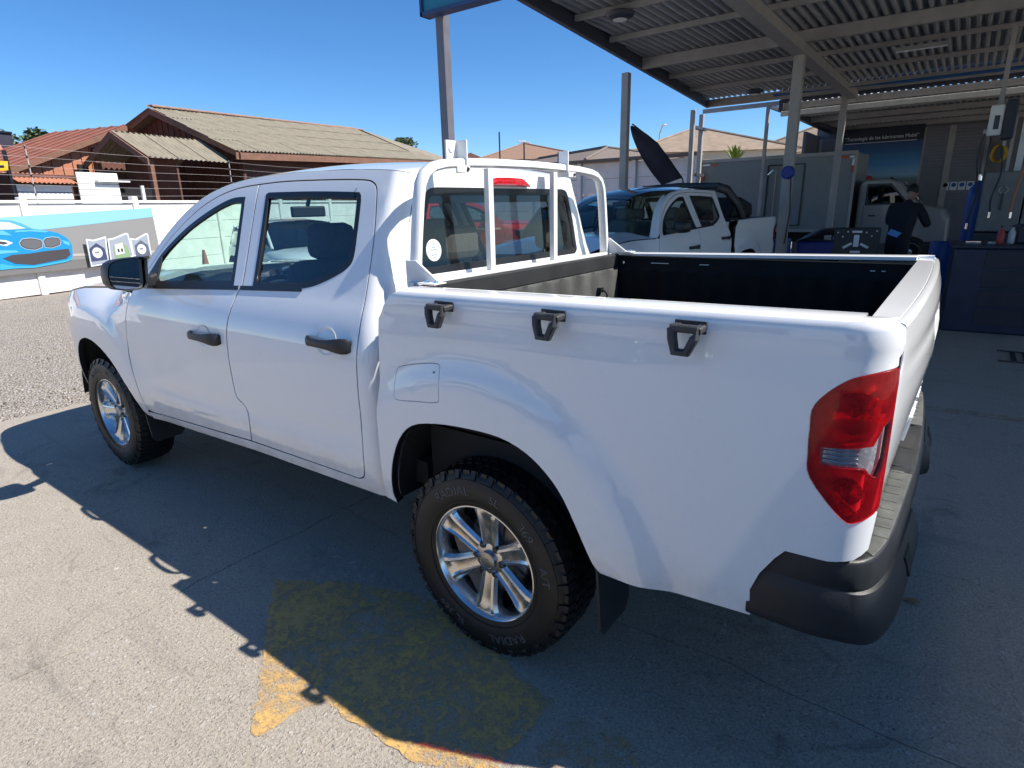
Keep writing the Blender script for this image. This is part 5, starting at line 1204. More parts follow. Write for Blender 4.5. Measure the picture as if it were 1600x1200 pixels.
# ------------------------------------------------------------------ back building
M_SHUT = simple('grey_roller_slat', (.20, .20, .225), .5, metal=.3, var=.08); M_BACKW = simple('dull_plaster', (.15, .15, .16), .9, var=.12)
bb = thing('workshop_building', 'shaded workshop building with roller shutters at the back of the canopy', 'building')
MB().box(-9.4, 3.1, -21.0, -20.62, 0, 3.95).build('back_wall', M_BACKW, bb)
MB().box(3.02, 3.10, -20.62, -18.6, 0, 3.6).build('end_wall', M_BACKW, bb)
def shutter(x0, x1, z0, z1):
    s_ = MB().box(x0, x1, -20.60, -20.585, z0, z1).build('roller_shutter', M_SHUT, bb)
    n = int((z1-z0)/.085)
    for k in range(n): MB().box(x0+.02, x1-.02, -20.585, -20.555, z0+k*.085+.008, z0+(k+1)*.085-.004).build('shutter_slat', M_SHUT, s_, bevel=.006)
    for x in (x0, x1): MB().box(x-.04, x+.04, -20.60, -20.53, z0, z1).build('shutter_rail', M_STEEL, s_)
shutter(-.52, .12, 0.1, 3.62); shutter(-1.42, -.60, .1, 3.62); shutter(2.45, 2.95, 1.6, 3.5)
bl = thing('oil_billboard', 'dark blue billboard with white slogan, sunset sky and small racing cars', 'billboard', loc=(1.25, -20.5, 2.62))
def m_bill():
    b = NB('billboard_print'); p = b.coord(); z = b.sep(p)[2]
    c = b.ramp(b.math('ADD', b.math('MULTIPLY', z, .45), .5), [(.0, (.05, .10, .10)), (.18, (.10, .16, .12)), (.30, (.16, .22, .20)), (.36, (.30, .50, .60)), (.50, (.08, .28, .50)), (.68, (.015, .10, .26)), (.80, (.01, .045, .14)), (.81, (.006, .012, .03)), (1, (.006, .012, .03))])
    return b.done(b.bsdf(color=c, rough=.4))
MB().box(-1.12, 1.10, -.02, .02, -1.05, 1.10).build('print_sheet', m_bill(), bl)
v, f = text_mesh('\u201cTecnolog\u00eda de los lubricantes Mobil\u201d', .142, .002); MB().add([(-x*.92, .024+z, .80+y) for x, y, z in v], f).build('slogan', M_WHITEDECAL, bl)
MB().box(-.95, .98, .021, .024, .66, .675).build('underline', M_WHITEDECAL, bl)
for x, z, w_, c_ in ((.30, -.42, .5, (.45, .05, .05)), (-.45, -.55, .42, (.02, .02, .03)), (.62, -.46, .2, (.4, .3, .3))):
    MB().prism([(x-w_/2, z), (x-w_/2+.05, z+.09), (x-w_*.15, z+.12), (x, z+.19), (x+w_*.2, z+.13), (x+w_/2, z+.07), (x+w_/2, z-.02), (x, z-.04)], lambda u, vv, d: (u, d, vv), .021, .025).build('printed_racer', flat('racer%d' % int(x*100), c_, .5), bl)
for k in range(4):
    t = thing('safety_sign', 'blue and white safety sign on the shutter, %s from the left' % ('first', 'second', 'third', 'fourth')[k], 'sign', 'safety signs on the shutter', loc=(-.60-.20*k, -20.54, 1.92))
    MB().box(-.085, .085, 0, .006, -.12, .12).build('plate', M_WHITEDECAL, t); MB().lathe([(0, .010), (.06, .010), (.06, .006)], 16, c=(0, 0, .03)).build('disc', simple('sign_blue', (.02, .09, .35), .5), t)
# teal sign on a pole in front of the canopy
ps = thing('teal_sign', 'teal sign board on a tall grey pole, cut off at the top of the picture', 'sign', loc=(2.74, -2.11, 0))
MB().box(-.045, .045, -.045, .045, 0, 3.4).build('pole', M_STEELD if 0 else simple('grey_pole_paint', (.13, .13, .16), .5), ps, bevel=.008)
MB().box(-2.0, .10, .05, .13, 3.27, 4.5).build('sign_panel', simple('teal_enamel', (.012, .16, .24), .45, var=.05), ps, bevel=.004); MB().box(-2.02, .12, .03, .15, 3.24, 3.27).build('sign_frame', simple('navy_trim', (.02, .05, .14), .5), ps)
MB().box(.10, .125, .03, .15, 3.24, 4.52).build('sign_frame', simple('navy_trim', (.02, .05, .14), .5), ps)
# feather flag
fl = thing('feather_flag', 'dark feather flag leaning beside the canopy post', 'flag')
rows = []
A0, B0 = Vector(FLAG[0]), Vector(FLAG[2]); 
for i in range(15):
    t = i/14; p = A0.lerp(B0, t); sag = Vector(FLAG[3])-B0; wdt = .46*math.sin(math.pi*min(1, t*.62+.02))**.9; q = sag.normalized()
    lean = Vector((0, 0, 1)).cross(q)
    rows.append([p+Vector((0, 0, .16*math.sin(math.pi*t)))+q*wdt*(j/8)*.95+Vector((0, 0, -.30*wdt*(j/8)))+lean*.03*math.sin(j*1.1+t*6) for j in range(9)])
MB().grid(rows).build('flag_cloth', simple('dark_flag_cloth', (.035, .03, .045), .85, var=.3, scale=3), fl, smooth=80)
MB().tube([A0+Vector((0, 0, .03)), A0.lerp(B0, .5)+Vector((0, 0, .16)), B0, B0+(B0-A0)*.25+Vector((0, 0, -.6)), Vector((B0.x-.2, B0.y, 0))], .016, 6).build('flag_pole', M_TRIM, fl)
# ------------------------------------------------------------------ other vehicles
def repaint(o, new, old=None):
    old = old or M_PAINT
    if o.type == 'MESH' and o.data.materials and o.data.materials[0] == old:
        o.material_slots[0].link = 'OBJECT'; o.material_slots[0].material = new
    for c_ in o.children: repaint(c_, new, old)
SKIP = ('cab_guard', 'round_sticker', 'sticker_print', 'liner_scuffs', 'lettering', 'tie_down_hook', 'flap_bump_stop', 'stop_bolt', 'tailgate_lettering')
t2 = copy_tree(truck, None, SKIP); t2.location = (2.336, -7.436, 0); t2.rotation_euler = (0, 0, R(82.55))
tag(t2, 'white double cab pickup with black sports bar parked in the canopy shade', 'pickup truck')
sb = MB()
for sg in (1, -1): sb.tube([(.46, .62*sg, 1.84), (.30, .70*sg, 1.80), (.05, .78*sg, 1.58), (-.12, .80*sg, 1.38)], 0, sq=(.13, .05), up=(0, 0, 1))
sb.tube([(.44, -.64, 1.85), (.44, 0, 1.875), (.44, .64, 1.85)], 0, sq=(.10, .05), up=(0, 0, 1)); sb.build('sports_bar', M_BLACKPL, t2, smooth=50)
MB().box(-1.10, .33, -.80, .80, 1.365, 1.385).build('bed_cover', M_BLACKPL, t2, bevel=.008)
MB().prism([(-.25, 1.385), (-.42, 1.62), (-.62, 1.70), (-1.05, 1.60), (-1.10, 1.385)], lambda u, v, d: (u, d, v), -.45, .55).build('covered_load', simple('black_tarpaulin', (.012, .012, .014), .7, bump=.5, bscale=9), t2, bevel=.05)
t3 = copy_tree(truck, None, SKIP+('head_rest_posts',)); rzr = R(-136); lx, ly = 1.9, -.95
t3.location = (8.9-(lx*math.cos(rzr)-ly*math.sin(rzr)), -10.0-(lx*math.sin(rzr)+ly*math.cos(rzr)), 0); t3.rotation_euler = (0, 0, rzr)
tag(t3, 'red double cab pickup with a pale side stripe, seen through the cab windows', 'pickup truck'); repaint(t3, M_RED)
for right in (False, True): panel('side_stripe', [(.60, 1.10), (.60, 1.135), (2.50, 1.115), (2.50, 1.08)], SIDE, simple('pale_stripe', (.75, .55, .35), .5), t3, right=right, step=.1, flange=.002, off=.003)

def make_car(label, col, loc, rz, suv=True, badge=False):
    t = thing('parked_car', label, 'car', 'cars parked on the gravel yard', loc=loc, rz=rz)
    pm_ = paint('paint_'+label[:12], col)
    hood, belt, roof = (1.05, 1.02, 1.66) if suv else (.95, .95, 1.48)
    st = [(-2.15, .60, .98, .72), (-2.10, .80, 1.0, .86), (-1.6, .90, belt+.03, .95), (-.6, .92, belt, 1), (.6, .92, belt-.01, 1), (.95, .92, hood-.02, 1), (1.5, .90, hood-.05, .98), (1.95, .84, hood-.12, .93), (2.18, .72, hood-.22, .85), (2.24, .60, hood-.38, .75)]
    rows = []
    for x, w_, zt_, k in st:
        half = [(0, .26), (w_*.8, .26), (w_*.97, .36), (w_, .55), (w_*1.0, .75), (w_*.965, zt_-.09), (w_*.90, zt_-.015), (w_*.6, zt_+.02), (0, zt_+.035)]
        rows.append([(x, y, z) for y, z in half]+[(x, -y, z) for y, z in half[::-1][1:-1]])
    b_ = MB().grid(rows, wrap=True); n = len(rows[0]); b_.f += [tuple(range(n)), tuple(range(n*(len(rows)-1), n*len(rows)))]
    b_.build('body', pm_, t, smooth=50)
    cab = [(-2.02, .74, belt, .70, belt+.02), (-1.75, .80, belt, .66, roof-.10), (-1.2, .82, belt, .66, roof-.01), (-.2, .82, belt, .66, roof), (.25, .82, belt-.01, .65, roof-.03), (.95, .80, hood-.03, .72, hood+.03)]
    gr = [[(x, w0, z0), (x, w0*.5+w1*.5+.03, (z0+z1)/2), (x, w1, z1-.05), (x, -w1, z1-.05), (x, -(w0*.5+w1*.5+.03), (z0+z1)/2), (x, -w0, z0)] for x, w0, z0, w1, z1 in cab]
    MB().grid(gr).build('glasshouse', M_GLASSD, t, smooth=50)
    MB().grid([[(x, y*w1*1.0, z1-.05+.055*(1-abs(y)**3)) for y in np.linspace(1, -1, 9)] for x, w0, z0, w1, z1 in cab[1:5]]).build('roof', pm_, t, smooth=60)
    for sg in (1, -1):
        MB().tube([(.93, .775*sg, hood), (.25, .665*sg, roof-.075)], 0, sq=(.05, .05)).build('screen_pillar', pm_, t)
        for x in (-.35, -1.25): MB().tube([(x, .825*sg, belt-.02), (x-.03, .675*sg, roof-.06)], 0, sq=(.07, .03), up=(1, 0, 0)).build('pillar', pm_, t)
        MB().tube([(-2.0, .74*sg, belt), (-1.75, .665*sg, roof-.13)], 0, sq=(.10, .04)).build('rear_pillar', pm_, t)
        MB().prism([(.70, 1.02), (.80, 1.16), (.62, 1.17), (.60, 1.04)], lambda u, v, d: (u, d*sg, v), .86, 1.02).build('wing_mirror', pm_, t, bevel=.02)
        MB().prism([(2.20, hood-.36), (2.19, hood-.24), (1.98, hood-.15), (1.95, hood-.27)], lambda u, v, d: (u, d*sg, v), .50, .80).build('headlamp', M_LAMPCLEAR, t, bevel=.02)
        for x in (-1.35, 1.38):
            wl = wheel(t, (x, .76*sg, .33), sg < 0); wl.scale = (.88, .88, .88)
            for n_, mt in (('tyre', M_RUBBER), ('rim', M_ALLOY), ('barrel_back', M_DARK), ('hub', M_ALLOY)): link(n_, WM[n_], mt, wl)
            for k in range(6): o = link('spoke', WM['spoke'], M_ALLOY, wl); o.rotation_euler = (0, R(60*k), 0)
            MB().lathe([(.40, .0), (.40, .0)], 24, c=(x, .9*sg, .36)) 
            MB().lathe([(0, 0), (.39, 0)], 24, c=(x, .925*sg, .37)).build('wheel_arch', M_DARK, t)
            wl.location.y = .86*sg
    MB().prism([(-.45, hood-.46), (.45, hood-.46), (.52, hood-.20), (-.52, hood-.20)], lambda u, v, d: (d, u, v), 2.16, 2.262).build('grille', M_TRIM, t, bevel=.02)
    MB().box(2.16, 2.27, -.55, .55, .36, .48).build('lower_grille', M_TRIM, t, bevel=.02)
    if badge:
        bd = MB()
        for a, b2 in (((0, .10), (.075, 0)), ((.075, 0), (0, -.10)), ((0, -.10), (-.075, 0)), ((-.075, 0), (0, .10))): bd.bar((2.275, a[0], hood-.31+a[1]), (2.275, b2[0], hood-.31+b2[1]), .022, .03, up=(1, 0, 0))
        bd.build('badge', M_CHROME, t)
    return t
make_car('grey blue SUV with a diamond badge facing the truck, seen through the rear window', (.13, .16, .21), (5.3, -8.8, .012), R(95), True, True)
make_car('white hatchback on the gravel, seen through the rear door window', (.74, .75, .76), (9.8, -5.2, .02), R(165), False)
# ------------------------------------------------------------------ grey box truck under the canopy
bx = thing('box_truck', 'small truck with a plain grey box body and white cab, parked in the shade', 'truck', loc=(2.95, -15.9, 0), rz=math.pi)
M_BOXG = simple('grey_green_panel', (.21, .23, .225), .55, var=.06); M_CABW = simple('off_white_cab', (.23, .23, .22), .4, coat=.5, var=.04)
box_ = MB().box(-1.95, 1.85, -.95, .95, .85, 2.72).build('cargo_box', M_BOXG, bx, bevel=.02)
for y in (-.955, .955):
    MB().box(-1.97, 1.87, y-.02, y+.02, 2.66, 2.74).build('box_rail', M_STEEL, box_, bevel=.005); MB().box(-1.97, 1.87, y-.02, y+.02, .83, .90).build('box_rail', M_STEEL, box_, bevel=.005)
    for x in (-1.95, 1.85): MB().box(x-.03, x+.03, y-.025, y+.025, .85, 2.72).build('box_corner', M_STEEL, box_, bevel=.005)
fr = MB()
for a, b2 in (((-.15, 1.0), (-.15, 2.5)), ((.72, 1.0), (.72, 2.5)), ((-.15, 2.5), (.72, 2.5)), ((-.15, 1.0), (.72, 1.0))): fr.bar((a[0], -.965, a[1]), (b2[0], -.965, b2[1]), .03, .03)
fr.build('side_door_frame', M_TRIM, box_); MB().bar((.05, -.97, 1.1), (.05, -.97, 2.45), .02, .02).build('door_bar', M_WIRE, box_)
for x, z, w_, h_, c_ in ((1.60, 2.60, .16, .05, 'r'), (1.76, 2.60, .10, .05, 'w'), (1.80, 2.48, .05, .16, 'w'), (1.80, 2.32, .05, .16, 'r'), (-1.55, 2.60, .16, .05, 'r'), (-1.78, 2.60, .2, .05, 'w'), (-1.85, 2.30, .05, .2, 'r'), (1.42, 2.60, .12, .05, 'w')):
    MB().box(x-w_/2, x+w_/2, -.982, -.976, z-h_/2, z+h_/2).build('reflective_tape', simple('tape_red', (.5, .05, .02), .4) if c_ == 'r' else M_WHITEDECAL, box_)
prof = [(1.98, .55), (1.98, 1.95), (2.06, 2.06), (2.55, 2.08), (2.85, 1.98), (3.25, 1.48), (3.75, 1.36), (3.88, 1.15), (3.90, .55)]
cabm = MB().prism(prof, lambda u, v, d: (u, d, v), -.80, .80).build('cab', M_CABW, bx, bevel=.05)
for y in (-.806, .806):
    wn = MB().prism([(2.18, 1.50), (2.18, 1.92), (2.62, 1.92), (2.98, 1.52)], lambda u, v, d: (u, d, v), y-.004, y+.004).build('side_window', M_GLASSD, cabm); MB().prism([(2.14, 1.46), (2.14, 1.96), (2.65, 1.96), (3.06, 1.48)], lambda u, v, d: (u, d, v), y*.996-.003, y*.996+.003).build('window_frame', M_TRIM, cabm)
    MB().box(2.25, 2.40, y-.02, y+.02, 1.20, 1.235).build('door_handle', M_TRIM, cabm)
    for k in ((2.12, .7), (3.12, .75)): MB().box(k[0], k[0]+.008, y-.002, y+.002, .6, 1.45).build('door_gap', M_TRIM, cabm)
MB().prism([(2.90, 1.98), (3.26, 1.52), (3.28, 1.53), (2.92, 1.99)], lambda u, v, d: (u, d, v), -.70, .70).build('windscreen', M_GLASSD, cabm)
MB().box(-1.9, 3.85, -.4, .4, .55, .85).build('chassis', M_DARK, bx)
for x in (-1.1, 3.2):
    for sg in (1, -1):
        wl = wheel(bx, (x, .72*sg, .36), sg < 0)
        for n_, mt in (('tyre', M_RUBBER), ('rim', M_DISC), ('barrel_back', M_DISC), ('hub', M_DISC)): link(n_, WM[n_], mt, wl)

# across the yard, to the left of the picture (mirrored in the flank of the truck)
make_car('silver SUV parked on the open yard left of the truck, mirrored in its front wing', (.45, .46, .48), (7.4, 9.0, .012), R(-75), True)
make_car('dark grey hatchback parked left of the truck, mirrored in its doors', (.06, .065, .075), (3.4, 9.6, .012), R(-85), False)
fw_ = thing('far_wall', 'long white wall closing the yard on the left, mirrored in the truck flank', 'wall')
for k in range(10): MB().box(-16+k*3.6, -12.44+k*3.6, 16.0, 16.12, 0, 2.6).build('wall_panel', M_WALLW, fw_, bevel=.01)
for k in range(3):
    g_ = MB().box(-9+k*5.5, -6+k*5.5, 15.93, 15.99, .4, 2.3).build('shop_window', M_GLASSD, fw_); MB().box(-9.1+k*5.5, -5.9+k*5.5, 15.90, 15.96, 2.3, 2.42).build('window_head', M_STEELD, g_)
# ------------------------------------------------------------------ workshop clutter in the shade
M_BLUE = simple('blue_paint', (.012, .03, .26), .45, var=.2); M_BLUEB = simple('blue_barrel_plastic', (.015, .07, .30), .4, var=.15); M_MACH = simple('grey_machine_paint', (.16, .17, .165), .5, var=.15); M_DKMACH = simple('dark_machine', (.02, .024, .035), .5, var=.3)
hr = thing('hose_reel', 'blue round hose reel fixed to the canopy post', 'hose reel', loc=(1.14, -8.35, 2.05))
MB().lathe([(0, -.05), (.085, -.05), (.10, -.02), (.10, .05), (.08, .07), (0, .075)], 22).build('reel_case', M_BLUE, hr, smooth=40); MB().box(-.05, .05, -.10, -.05, -.12, .12).build('bracket', M_STEEL, hr)
MB().tube([(-.05, .02, -.09), (-.09, .03, -.6), (-.05, .02, -1.1)], .012, 6).build('hose', M_TRIM, hr)
MB().tube([(.13, .02, .06), (.22, .03, .05), (.30, .03, -.02)], .008, 6).build('nozzle', M_CHROME, hr)
def barrel(label, x, y, h_=.9, r=.29):
    t = thing('barrel', label, 'barrel', 'blue barrels in the workshop', loc=(x, y, 0))
    MB().lathe([(0, 0), (r*.94, 0), (r, .03), (r, h_*.3), (r*1.03, h_*.33), (r, h_*.36), (r, h_*.64), (r*1.03, h_*.67), (r, h_*.7), (r, h_-.03), (r*.95, h_), (r*.9, h_-.02), (0, h_-.02)], 24, axis='z').build('drum', M_BLUEB, t, smooth=35)
    MB().lathe([(0, 0), (.03, 0), (.03, .02), (0, .025)], 10, c=(.12, .05, h_-.02), axis='z').build('bung', M_TRIM, t)
barrel('blue barrel just left of the canopy post with the hose reel', 1.75, -10.6); barrel('blue barrel right of the hose reel post, against the box truck', .55, -11.3, .95)
barrel('blue barrel beside the person in dark clothes', -1.02, -10.6, .88, .22)
bk_ = thing('blue_bin', 'low blue bin with a dark bulging cover near the black panel', 'bin', loc=(.55, -9.3, 0))
MB().box(-.48, .48, -.3, .3, 0, .95).build('bin_body', M_BLUE, bk_, bevel=.03); MB().grid([[(x*.52, y*.34, .95+.22*(1-x*x)*(1-.5*y*y)) for y in np.linspace(-1, 1, 7)] for x in np.linspace(-1, 1, 11)]).build('bin_cover', M_TRIM, bk_, smooth=70)
MB().box(-.20, -.10, .302, .306, .70, .75).build('bin_label', M_WHITEDECAL, bk_)
# black panel with pale fittings
bp_ = thing('black_panel', 'black display panel with pale bars arranged like a star, by the bins', 'panel', loc=(.02, -8.0, 0), rz=R(6))
MB().box(-.30, .30, -.03, .03, .55, 1.22).build('panel_sheet', M_BLACKPL, bp_, bevel=.02)
for (x, z, w_, h_, a) in ((0, 1.16, .13, .03, 0), (0, 1.03, .07, .17, 0), (.11, .96, .13, .035, -32), (-.11, .96, .12, .035, 28), (0, .87, .13, .035, 0), (0, .78, .06, .08, 0)):
    ca, sa = math.cos(R(a)), math.sin(R(a)); MB().prism([(x+p*ca*w_/2-q*sa*h_/2, z+p*sa*w_/2+q*ca*h_/2) for p, q in ((-1, -1), (1, -1), (1, 1), (-1, 1))], lambda u, v, d: (u, d, v), .03, .042).build('pale_bar', M_WHITEDECAL, bp_, bevel=.004)
for x, z in ((-.25, 1.17), (-.19, 1.10), (-.12, 1.15), (.12, 1.16), (.18, 1.09), (.25, 1.15), (.22, .68), (.14, .67), (-.22, .66)): MB().lathe([(0, .034), (.010, .034), (.012, .03)], 8, c=(x, 0, z)).build('stud', M_WHITEDECAL, bp_)
for sx in (-.25, .25): MB().box(sx-.02, sx+.02, -.25, .25, 0, .04).box(sx-.02, sx+.02, -.03, .03, .04, .6).build('stand_leg', M_STEELD, bp_)
# dark workbench, machines, gas bottle
wb = thing('work_cabinet', 'large dark blue tool cabinet behind the tailgate', 'cabinet', loc=(-1.68, -7.35, 0), rz=R(3))
MB().box(-.55, .52, -.45, .45, 0, 1.02).build('cabinet_body', simple('navy_cabinet', (.012, .022, .055), .4, var=.2), wb, bevel=.02); MB().box(-.58, .55, -.48, .48, 1.02, 1.06).build('cabinet_top', M_DKMACH, wb, bevel=.01)
for k in range(4): MB().box(-.50, .20, .45, .458, .10+k*.23, .30+k*.23).build('drawer', M_DKMACH, wb, bevel=.006)
MB().box(.25, .40, .1, .14, 1.06, 1.085).build('bright_tool', M_CHROME, wb); MB().box(.08, .18, .1, .13, 1.06, 1.08).build('bright_tool', M_CHROME, wb)
MB().box(-.5, -.1, -.3, .1, 1.06, 1.28).build('tool_case', M_DKMACH, wb, bevel=.02)
for k, (x, lab) in enumerate(((-1.62, 'left grey machine cabinet with a hanging ring handle'), (-2.12, 'right grey machine cabinet with a hanging ring handle, at the picture edge'))):
    t = thing('machine_cabinet', lab, 'machine', 'grey machine cabinets', loc=(x, -9.4, 0))
    MB().box(-.24, .24, -.3, .3, 1.12, 1.95).build('panel_upper', M_MACH, t, bevel=.015); MB().box(-.245, .245, -.31, .29, 0, 1.10).build('panel_lower', M_DKMACH, t, bevel=.01)
    MB().tube([(.05*math.cos(a), .315, 1.70+.05*math.sin(a)) for a in np.linspace(0, 6.28, 16)], .010, 6).build('ring', M_STEEL, t, smooth=60); MB().box(-.012, .012, .30, .325, 1.42, 1.65).build('handle', M_TRIM, t)
    MB().box(-.02, .02, -.05, -.01, 1.95, 2.7).build('conduit', M_STEEL, t)
gb = thing('gas_cylinder', 'tall blue gas cylinder with a bright highlight beside the machines', 'cylinder', loc=(-1.33, -10.2, 0)); MB().lathe([(0, 0), (.125, 0), (.13, .03), (.13, 1.62), (.11, 1.74), (.05, 1.82), (.03, 1.86), (0, 1.9)], 24, axis='z').build('bottle', M_BLUEB, gb, smooth=40); MB().lathe([(.03, 1.86), (.03, 1.95), (0, 1.96)], 10, axis='z').build('valve', M_CHROME, gb)
cu_ = thing('control_column', 'pale upright column with white louvred panel at the right edge', 'machine', loc=(-1.95, -9.9, 0)); MB().box(-.36, .20, -.3, .3, 1.95, 3.6).build('column', M_MACH, cu_, bevel=.01); MB().box(.16, .24, .28, .34, 1.9, 2.75).build('light_strip', M_SIDING, cu_)
for k in range(14): MB().box(-.33, .12, .30, .315, 2.0+k*.055, 2.04+k*.055).build('louvre', M_MACH, cu_)
eb = thing('wall_heater', 'white box unit with dark grille hung near the roof on the right', 'heater', loc=(-1.40, -9.0, 2.63)); MB().box(-.06, .10, -.1, .1, -.2, .2).build('unit_case', M_SIDING, eb, bevel=.02); MB().box(-.20, -.07, -.12, .12, -.25, .25).build('dark_grille', M_DKMACH, eb, bevel=.01); MB().box(-.02, .04, .10, .106, -.12, .06).build('slot', M_TRIM, eb); MB().box(-.03, .03, -.03, .03, .2, 1.2).build('hanger', M_STEEL, eb)
MB().tube([(.05, 0, -.2), (.02, .05, -.6), (.06, .02, -1.1)], .01, 6).build('cable', M_TRIM, eb)
hs = thing('coiled_hose', 'yellow coiled hose hanging on the back wall at right', 'hose', loc=(-1.75, -20.4, 2.75)); MB().tube([(.16*math.cos(a)+.02*a/6, .05+.01*a, .22*math.sin(a)) for a in np.linspace(0, 18.8, 60)], .03, 6).build('coil', simple('yellow_hose', (.55, .35, .03), .5), hs, smooth=60); MB().box(-.03, .03, -.1, .1, .18, .22).build('hook', M_STEEL, hs)
# traffic cone by the wall
cn = thing('traffic_cone', 'grey red traffic cone by the white wall, seen through the front door window', 'cone', loc=(12.2, -4.5, 0)); M_CONE = simple('faded_cone', (.35, .12, .07), .7)
MB().lathe([(.14, .04), (.028, .88), (0, .89)], 18, axis='z').build('cone_body', M_CONE, cn, smooth=40); MB().box(-.2, .2, -.2, .2, 0, .045).build('cone_base', M_TRIM, cn, bevel=.01); MB().lathe([(.108, .30), (.084, .48)], 18, axis='z').build('cone_band', M_WHITEDECAL, cn)
# ------------------------------------------------------------------ mechanic
def skinned(name, joints, bones, mat, parent, sub=2):
    """joints: name -> (x,y,z,r); one continuous surface grown along bones, first joint is the root"""
    names = list(joints); me = bpy.data.meshes.new(name); me.from_pydata([joints[n][:3] for n in names], [(names.index(a), names.index(b_)) for a, b_ in bones], [])
    o = link(name, me, mat, parent); sk = o.modifiers.new('skin', 'SKIN'); sk.use_smooth_shade = True
    for i, n in enumerate(names):
        r = joints[n][3]; me.skin_vertices[0].data[i].radius = (r, r) if not hasattr(r, '__len__') else r
    me.skin_vertices[0].data[0].use_root = True
    sb_ = o.modifiers.new('sub', 'SUBSURF'); sb_.levels = sub; sb_.render_levels = sub
    return o
M_NAVY = simple('navy_overall', (.010, .011, .020), .8, var=.3, scale=8, bump=.4, bscale=40); M_SKIN = simple('skin', (.36, .20, .14), .55, var=.08); M_HAIR = simple('dark_hair', (.012, .010, .009), .6); M_SHOE = simple('black_shoe', (.012, .012, .012), .5)
pe = thing('person', 'person in dark navy work clothes with a blue patch, leaning forward at the workbench', 'person', loc=(-.42, -9.1, 0), rz=R(248))
J = {'pelvis': (0, 0, .95, (.17, .14)), 'waist': (.03, 0, 1.12, (.16, .125)), 'chest': (.09, 0, 1.34, (.19, .14)), 'neck0': (.15, 0, 1.52, (.09, .09)), 'neck': (.20, 0, 1.59, .055),
     'hl': (0, .09, .90, .10), 'kl': (.06, .11, .50, .068), 'al': (-.02, .12, .10, .05), 'hr': (0, -.09, .90, .10), 'kr': (.03, -.11, .50, .068), 'ar': (-.08, -.13, .10, .05),
     'sl': (.11, .20, 1.46, .085), 'el': (.24, .30, 1.22, .060), 'wl': (.38, .14, 1.38, .042), 'sr': (.11, -.20, 1.46, .085), 'er': (.22, -.30, 1.20, .060), 'wr': (.40, -.12, 1.30, .042)}
skinned('clothed_body', J, [('pelvis', 'waist'), ('waist', 'chest'), ('chest', 'neck0'), ('neck0', 'neck'), ('pelvis', 'hl'), ('hl', 'kl'), ('kl', 'al'), ('pelvis', 'hr'), ('hr', 'kr'), ('kr', 'ar'), ('chest', 'sl'), ('sl', 'el'), ('el', 'wl'), ('chest', 'sr'), ('sr', 'er'), ('er', 'wr')], M_NAVY, pe)
hm = MB(); rows = []
for i in range(13):
    t = math.pi*i/12; z = -math.cos(t)*.118; rr = math.sin(t)
    row = []
    for k in range(16):
        a = 2*math.pi*k/16; x = rr*.098*math.cos(a); y = rr*.076*math.sin(a); f_ = math.cos(a) > .5
        if z < -.03: x = x*.88+.012; y *= .86
        if abs(a) < .2 or abs(a-2*math.pi) < .2: x += .018*math.exp(-((z+.015)/.022)**2)          # nose
        if f_ and abs(z-.02) < .018 and .3 < abs(math.sin(a)) < .7: x -= .006                      # eye sockets
        if abs(math.sin(a)) > .95: y *= 1+.16*math.exp(-(z/.03)**2)                                # ears
        row.append((x, y, z))
    rows.append(row)
ht = Matrix.Translation((.235, 0, 1.70)) @ Matrix.Rotation(R(25), 4, 'Y')
hm.grid([[tuple(ht @ Vector(p)) for p in r_] for r_ in rows], wrap=True).build('head', M_SKIN, pe, smooth=70)
MB().grid([[tuple(ht @ (Vector(p)*1.07+Vector((-.012, 0, .012)))) for p in r_ if True] for r_ in [[(x if x < .02+.05*(z > .06) else .02+.05*(z > .06), y, z) for x, y, z in r2] for r2 in rows[5:]]], wrap=True).build('hair', M_HAIR, pe, smooth=70)
for sg, wv in ((1, J['wl']), (-1, J['wr'])):
    w_ = Vector(wv[:3]); d = Vector((.75, -.3*sg, .2)).normalized(); sd_ = d.cross(Vector((0, 0, 1))).normalized(); dn = Vector((0, 0, -1))
    HJ = {'w': (*w_, .026), 'p': (*(w_+d*.05), (.036, .018)), 'p2': (*(w_+d*.09), (.036, .016))}; HB_ = [('w', 'p'), ('p', 'p2')]
    for k, (o_, L_) in enumerate(((-.027, .062), (-.009, .072), (.009, .068), (.027, .054))):
        b0 = w_+d*.095+sd_*o_; HJ['a%d' % k] = (*b0, .0095); HJ['b%d' % k] = (*(b0+d*L_*.55+dn*.012), .0088); HJ['c%d' % k] = (*(b0+d*L_*.8+dn*.040), .0075); HB_ += [('p2', 'a%d' % k), ('a%d' % k, 'b%d' % k), ('b%d' % k, 'c%d' % k)]
    b0 = w_+d*.045-sd_*.036*sg; HJ['t0'] = (*b0, .011); HJ['t1'] = (*(b0+d*.035-sd_*.022*sg), .010); HJ['t2'] = (*(b0+d*.062-sd_*.016*sg+dn*.012), .008); HB_ += [('p', 't0'), ('t0', 't1'), ('t1', 't2')]
    skinned('hand', HJ, HB_, M_SKIN, pe, 1)
for sg, x in ((1, -.02), (-1, -.08)):
    MB().grid([[(x-.10+.28*t, sg*.12+(.045+.012*math.sin(3*t))*math.cos(a)*(1 if 0 < i < 6 else .3), .05+(.05-.02*t)*math.sin(a)*(1 if 0 < i < 6 else .3)) for a in np.linspace(0, 2*math.pi, 11)[:-1]] for i, t in enumerate(np.linspace(0, 1, 7))], wrap=True).build('shoe', M_SHOE, pe, smooth=60)
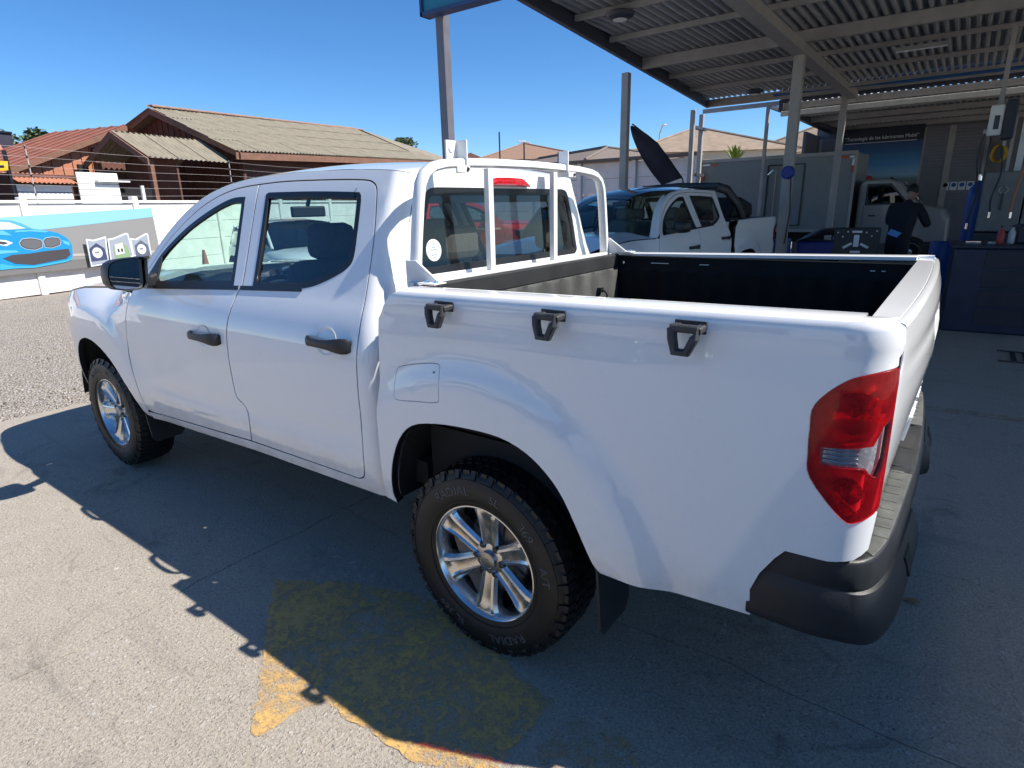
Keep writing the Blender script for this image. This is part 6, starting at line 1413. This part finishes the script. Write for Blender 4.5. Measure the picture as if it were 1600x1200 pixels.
M_PATCH = flat('reflective_blue_patch', (.16, .42, .85), .25)
MB().add([(-.158, .09, 1.08), (-.158, -.06, 1.03), (-.150, -.12, 1.10), (-.150, .05, 1.16)], [(0, 1, 2, 3)]).build('back_patch', M_PATCH, pe)

# hoses, leads and small things round the machines
M_HOSE = simple('black_hose', (.012, .012, .013), .5); M_ORANGE = simple('orange_lead', (.45, .12, .02), .5)
for k, (x, y, z, L_, mt, lab) in enumerate(((-1.28, -8.75, 2.45, 1.2, M_HOSE, 'black air hose hanging beside the white box unit'), (-1.75, -8.6, 2.9, 1.5, M_ORANGE, 'orange lead hanging in front of the pale column'), (-1.52, -8.9, 2.3, .9, M_HOSE, 'short black lead looped above the left grey cabinet'))):
    t = thing('hanging_hose', lab, 'hose', loc=(x, y, z)); MB().tube([(.03*math.sin(q*7+k), .02*math.cos(q*5), -L_*q) for q in np.linspace(0, 1, 14)], .011, 6).build('hose', mt, t, smooth=60); MB().box(-.02, .02, -.02, .02, -.02, .05).build('hook', M_STEEL, t); MB().cyl((.02, 0, -L_-.08), (.02, 0, -L_), .016).build('coupling', M_CHROME, t)
rng = random.Random(11)
for k, (lab, col) in enumerate((('small red bottle on the dark tool cabinet', (.4, .03, .02)), ('small white bottle on the dark tool cabinet', (.6, .6, .58)), ('small yellow can on the dark tool cabinet', (.55, .36, .03)))):
    t = thing('bottle', lab, 'bottle', loc=(-1.62-.11*k, -7.2-.1*k, 1.06)); MB().lathe([(0, 0), (.035, 0), (.037, .01), (.037, .13), (.015, .17), (.015, .20), (0, .20)], 14, axis='z').build('bottle_body', simple('bottle_%d' % k, col, .4), t, smooth=40); MB().lathe([(.017, .19), (.017, .215), (0, .216)], 10, axis='z').build('cap', M_TRIM, t)
ty = thing('spare_tyres', 'stack of dark tyres in the shade behind the panel', 'tyre stack', loc=(-.95, -12.6, 0))
for k in range(3): o = link('tyre', WM['tyre'], M_RUBBER, ty); o.rotation_euler = (R(90), 0, R(20*k)); o.location = (.01*k, 0, .13+.25*k)
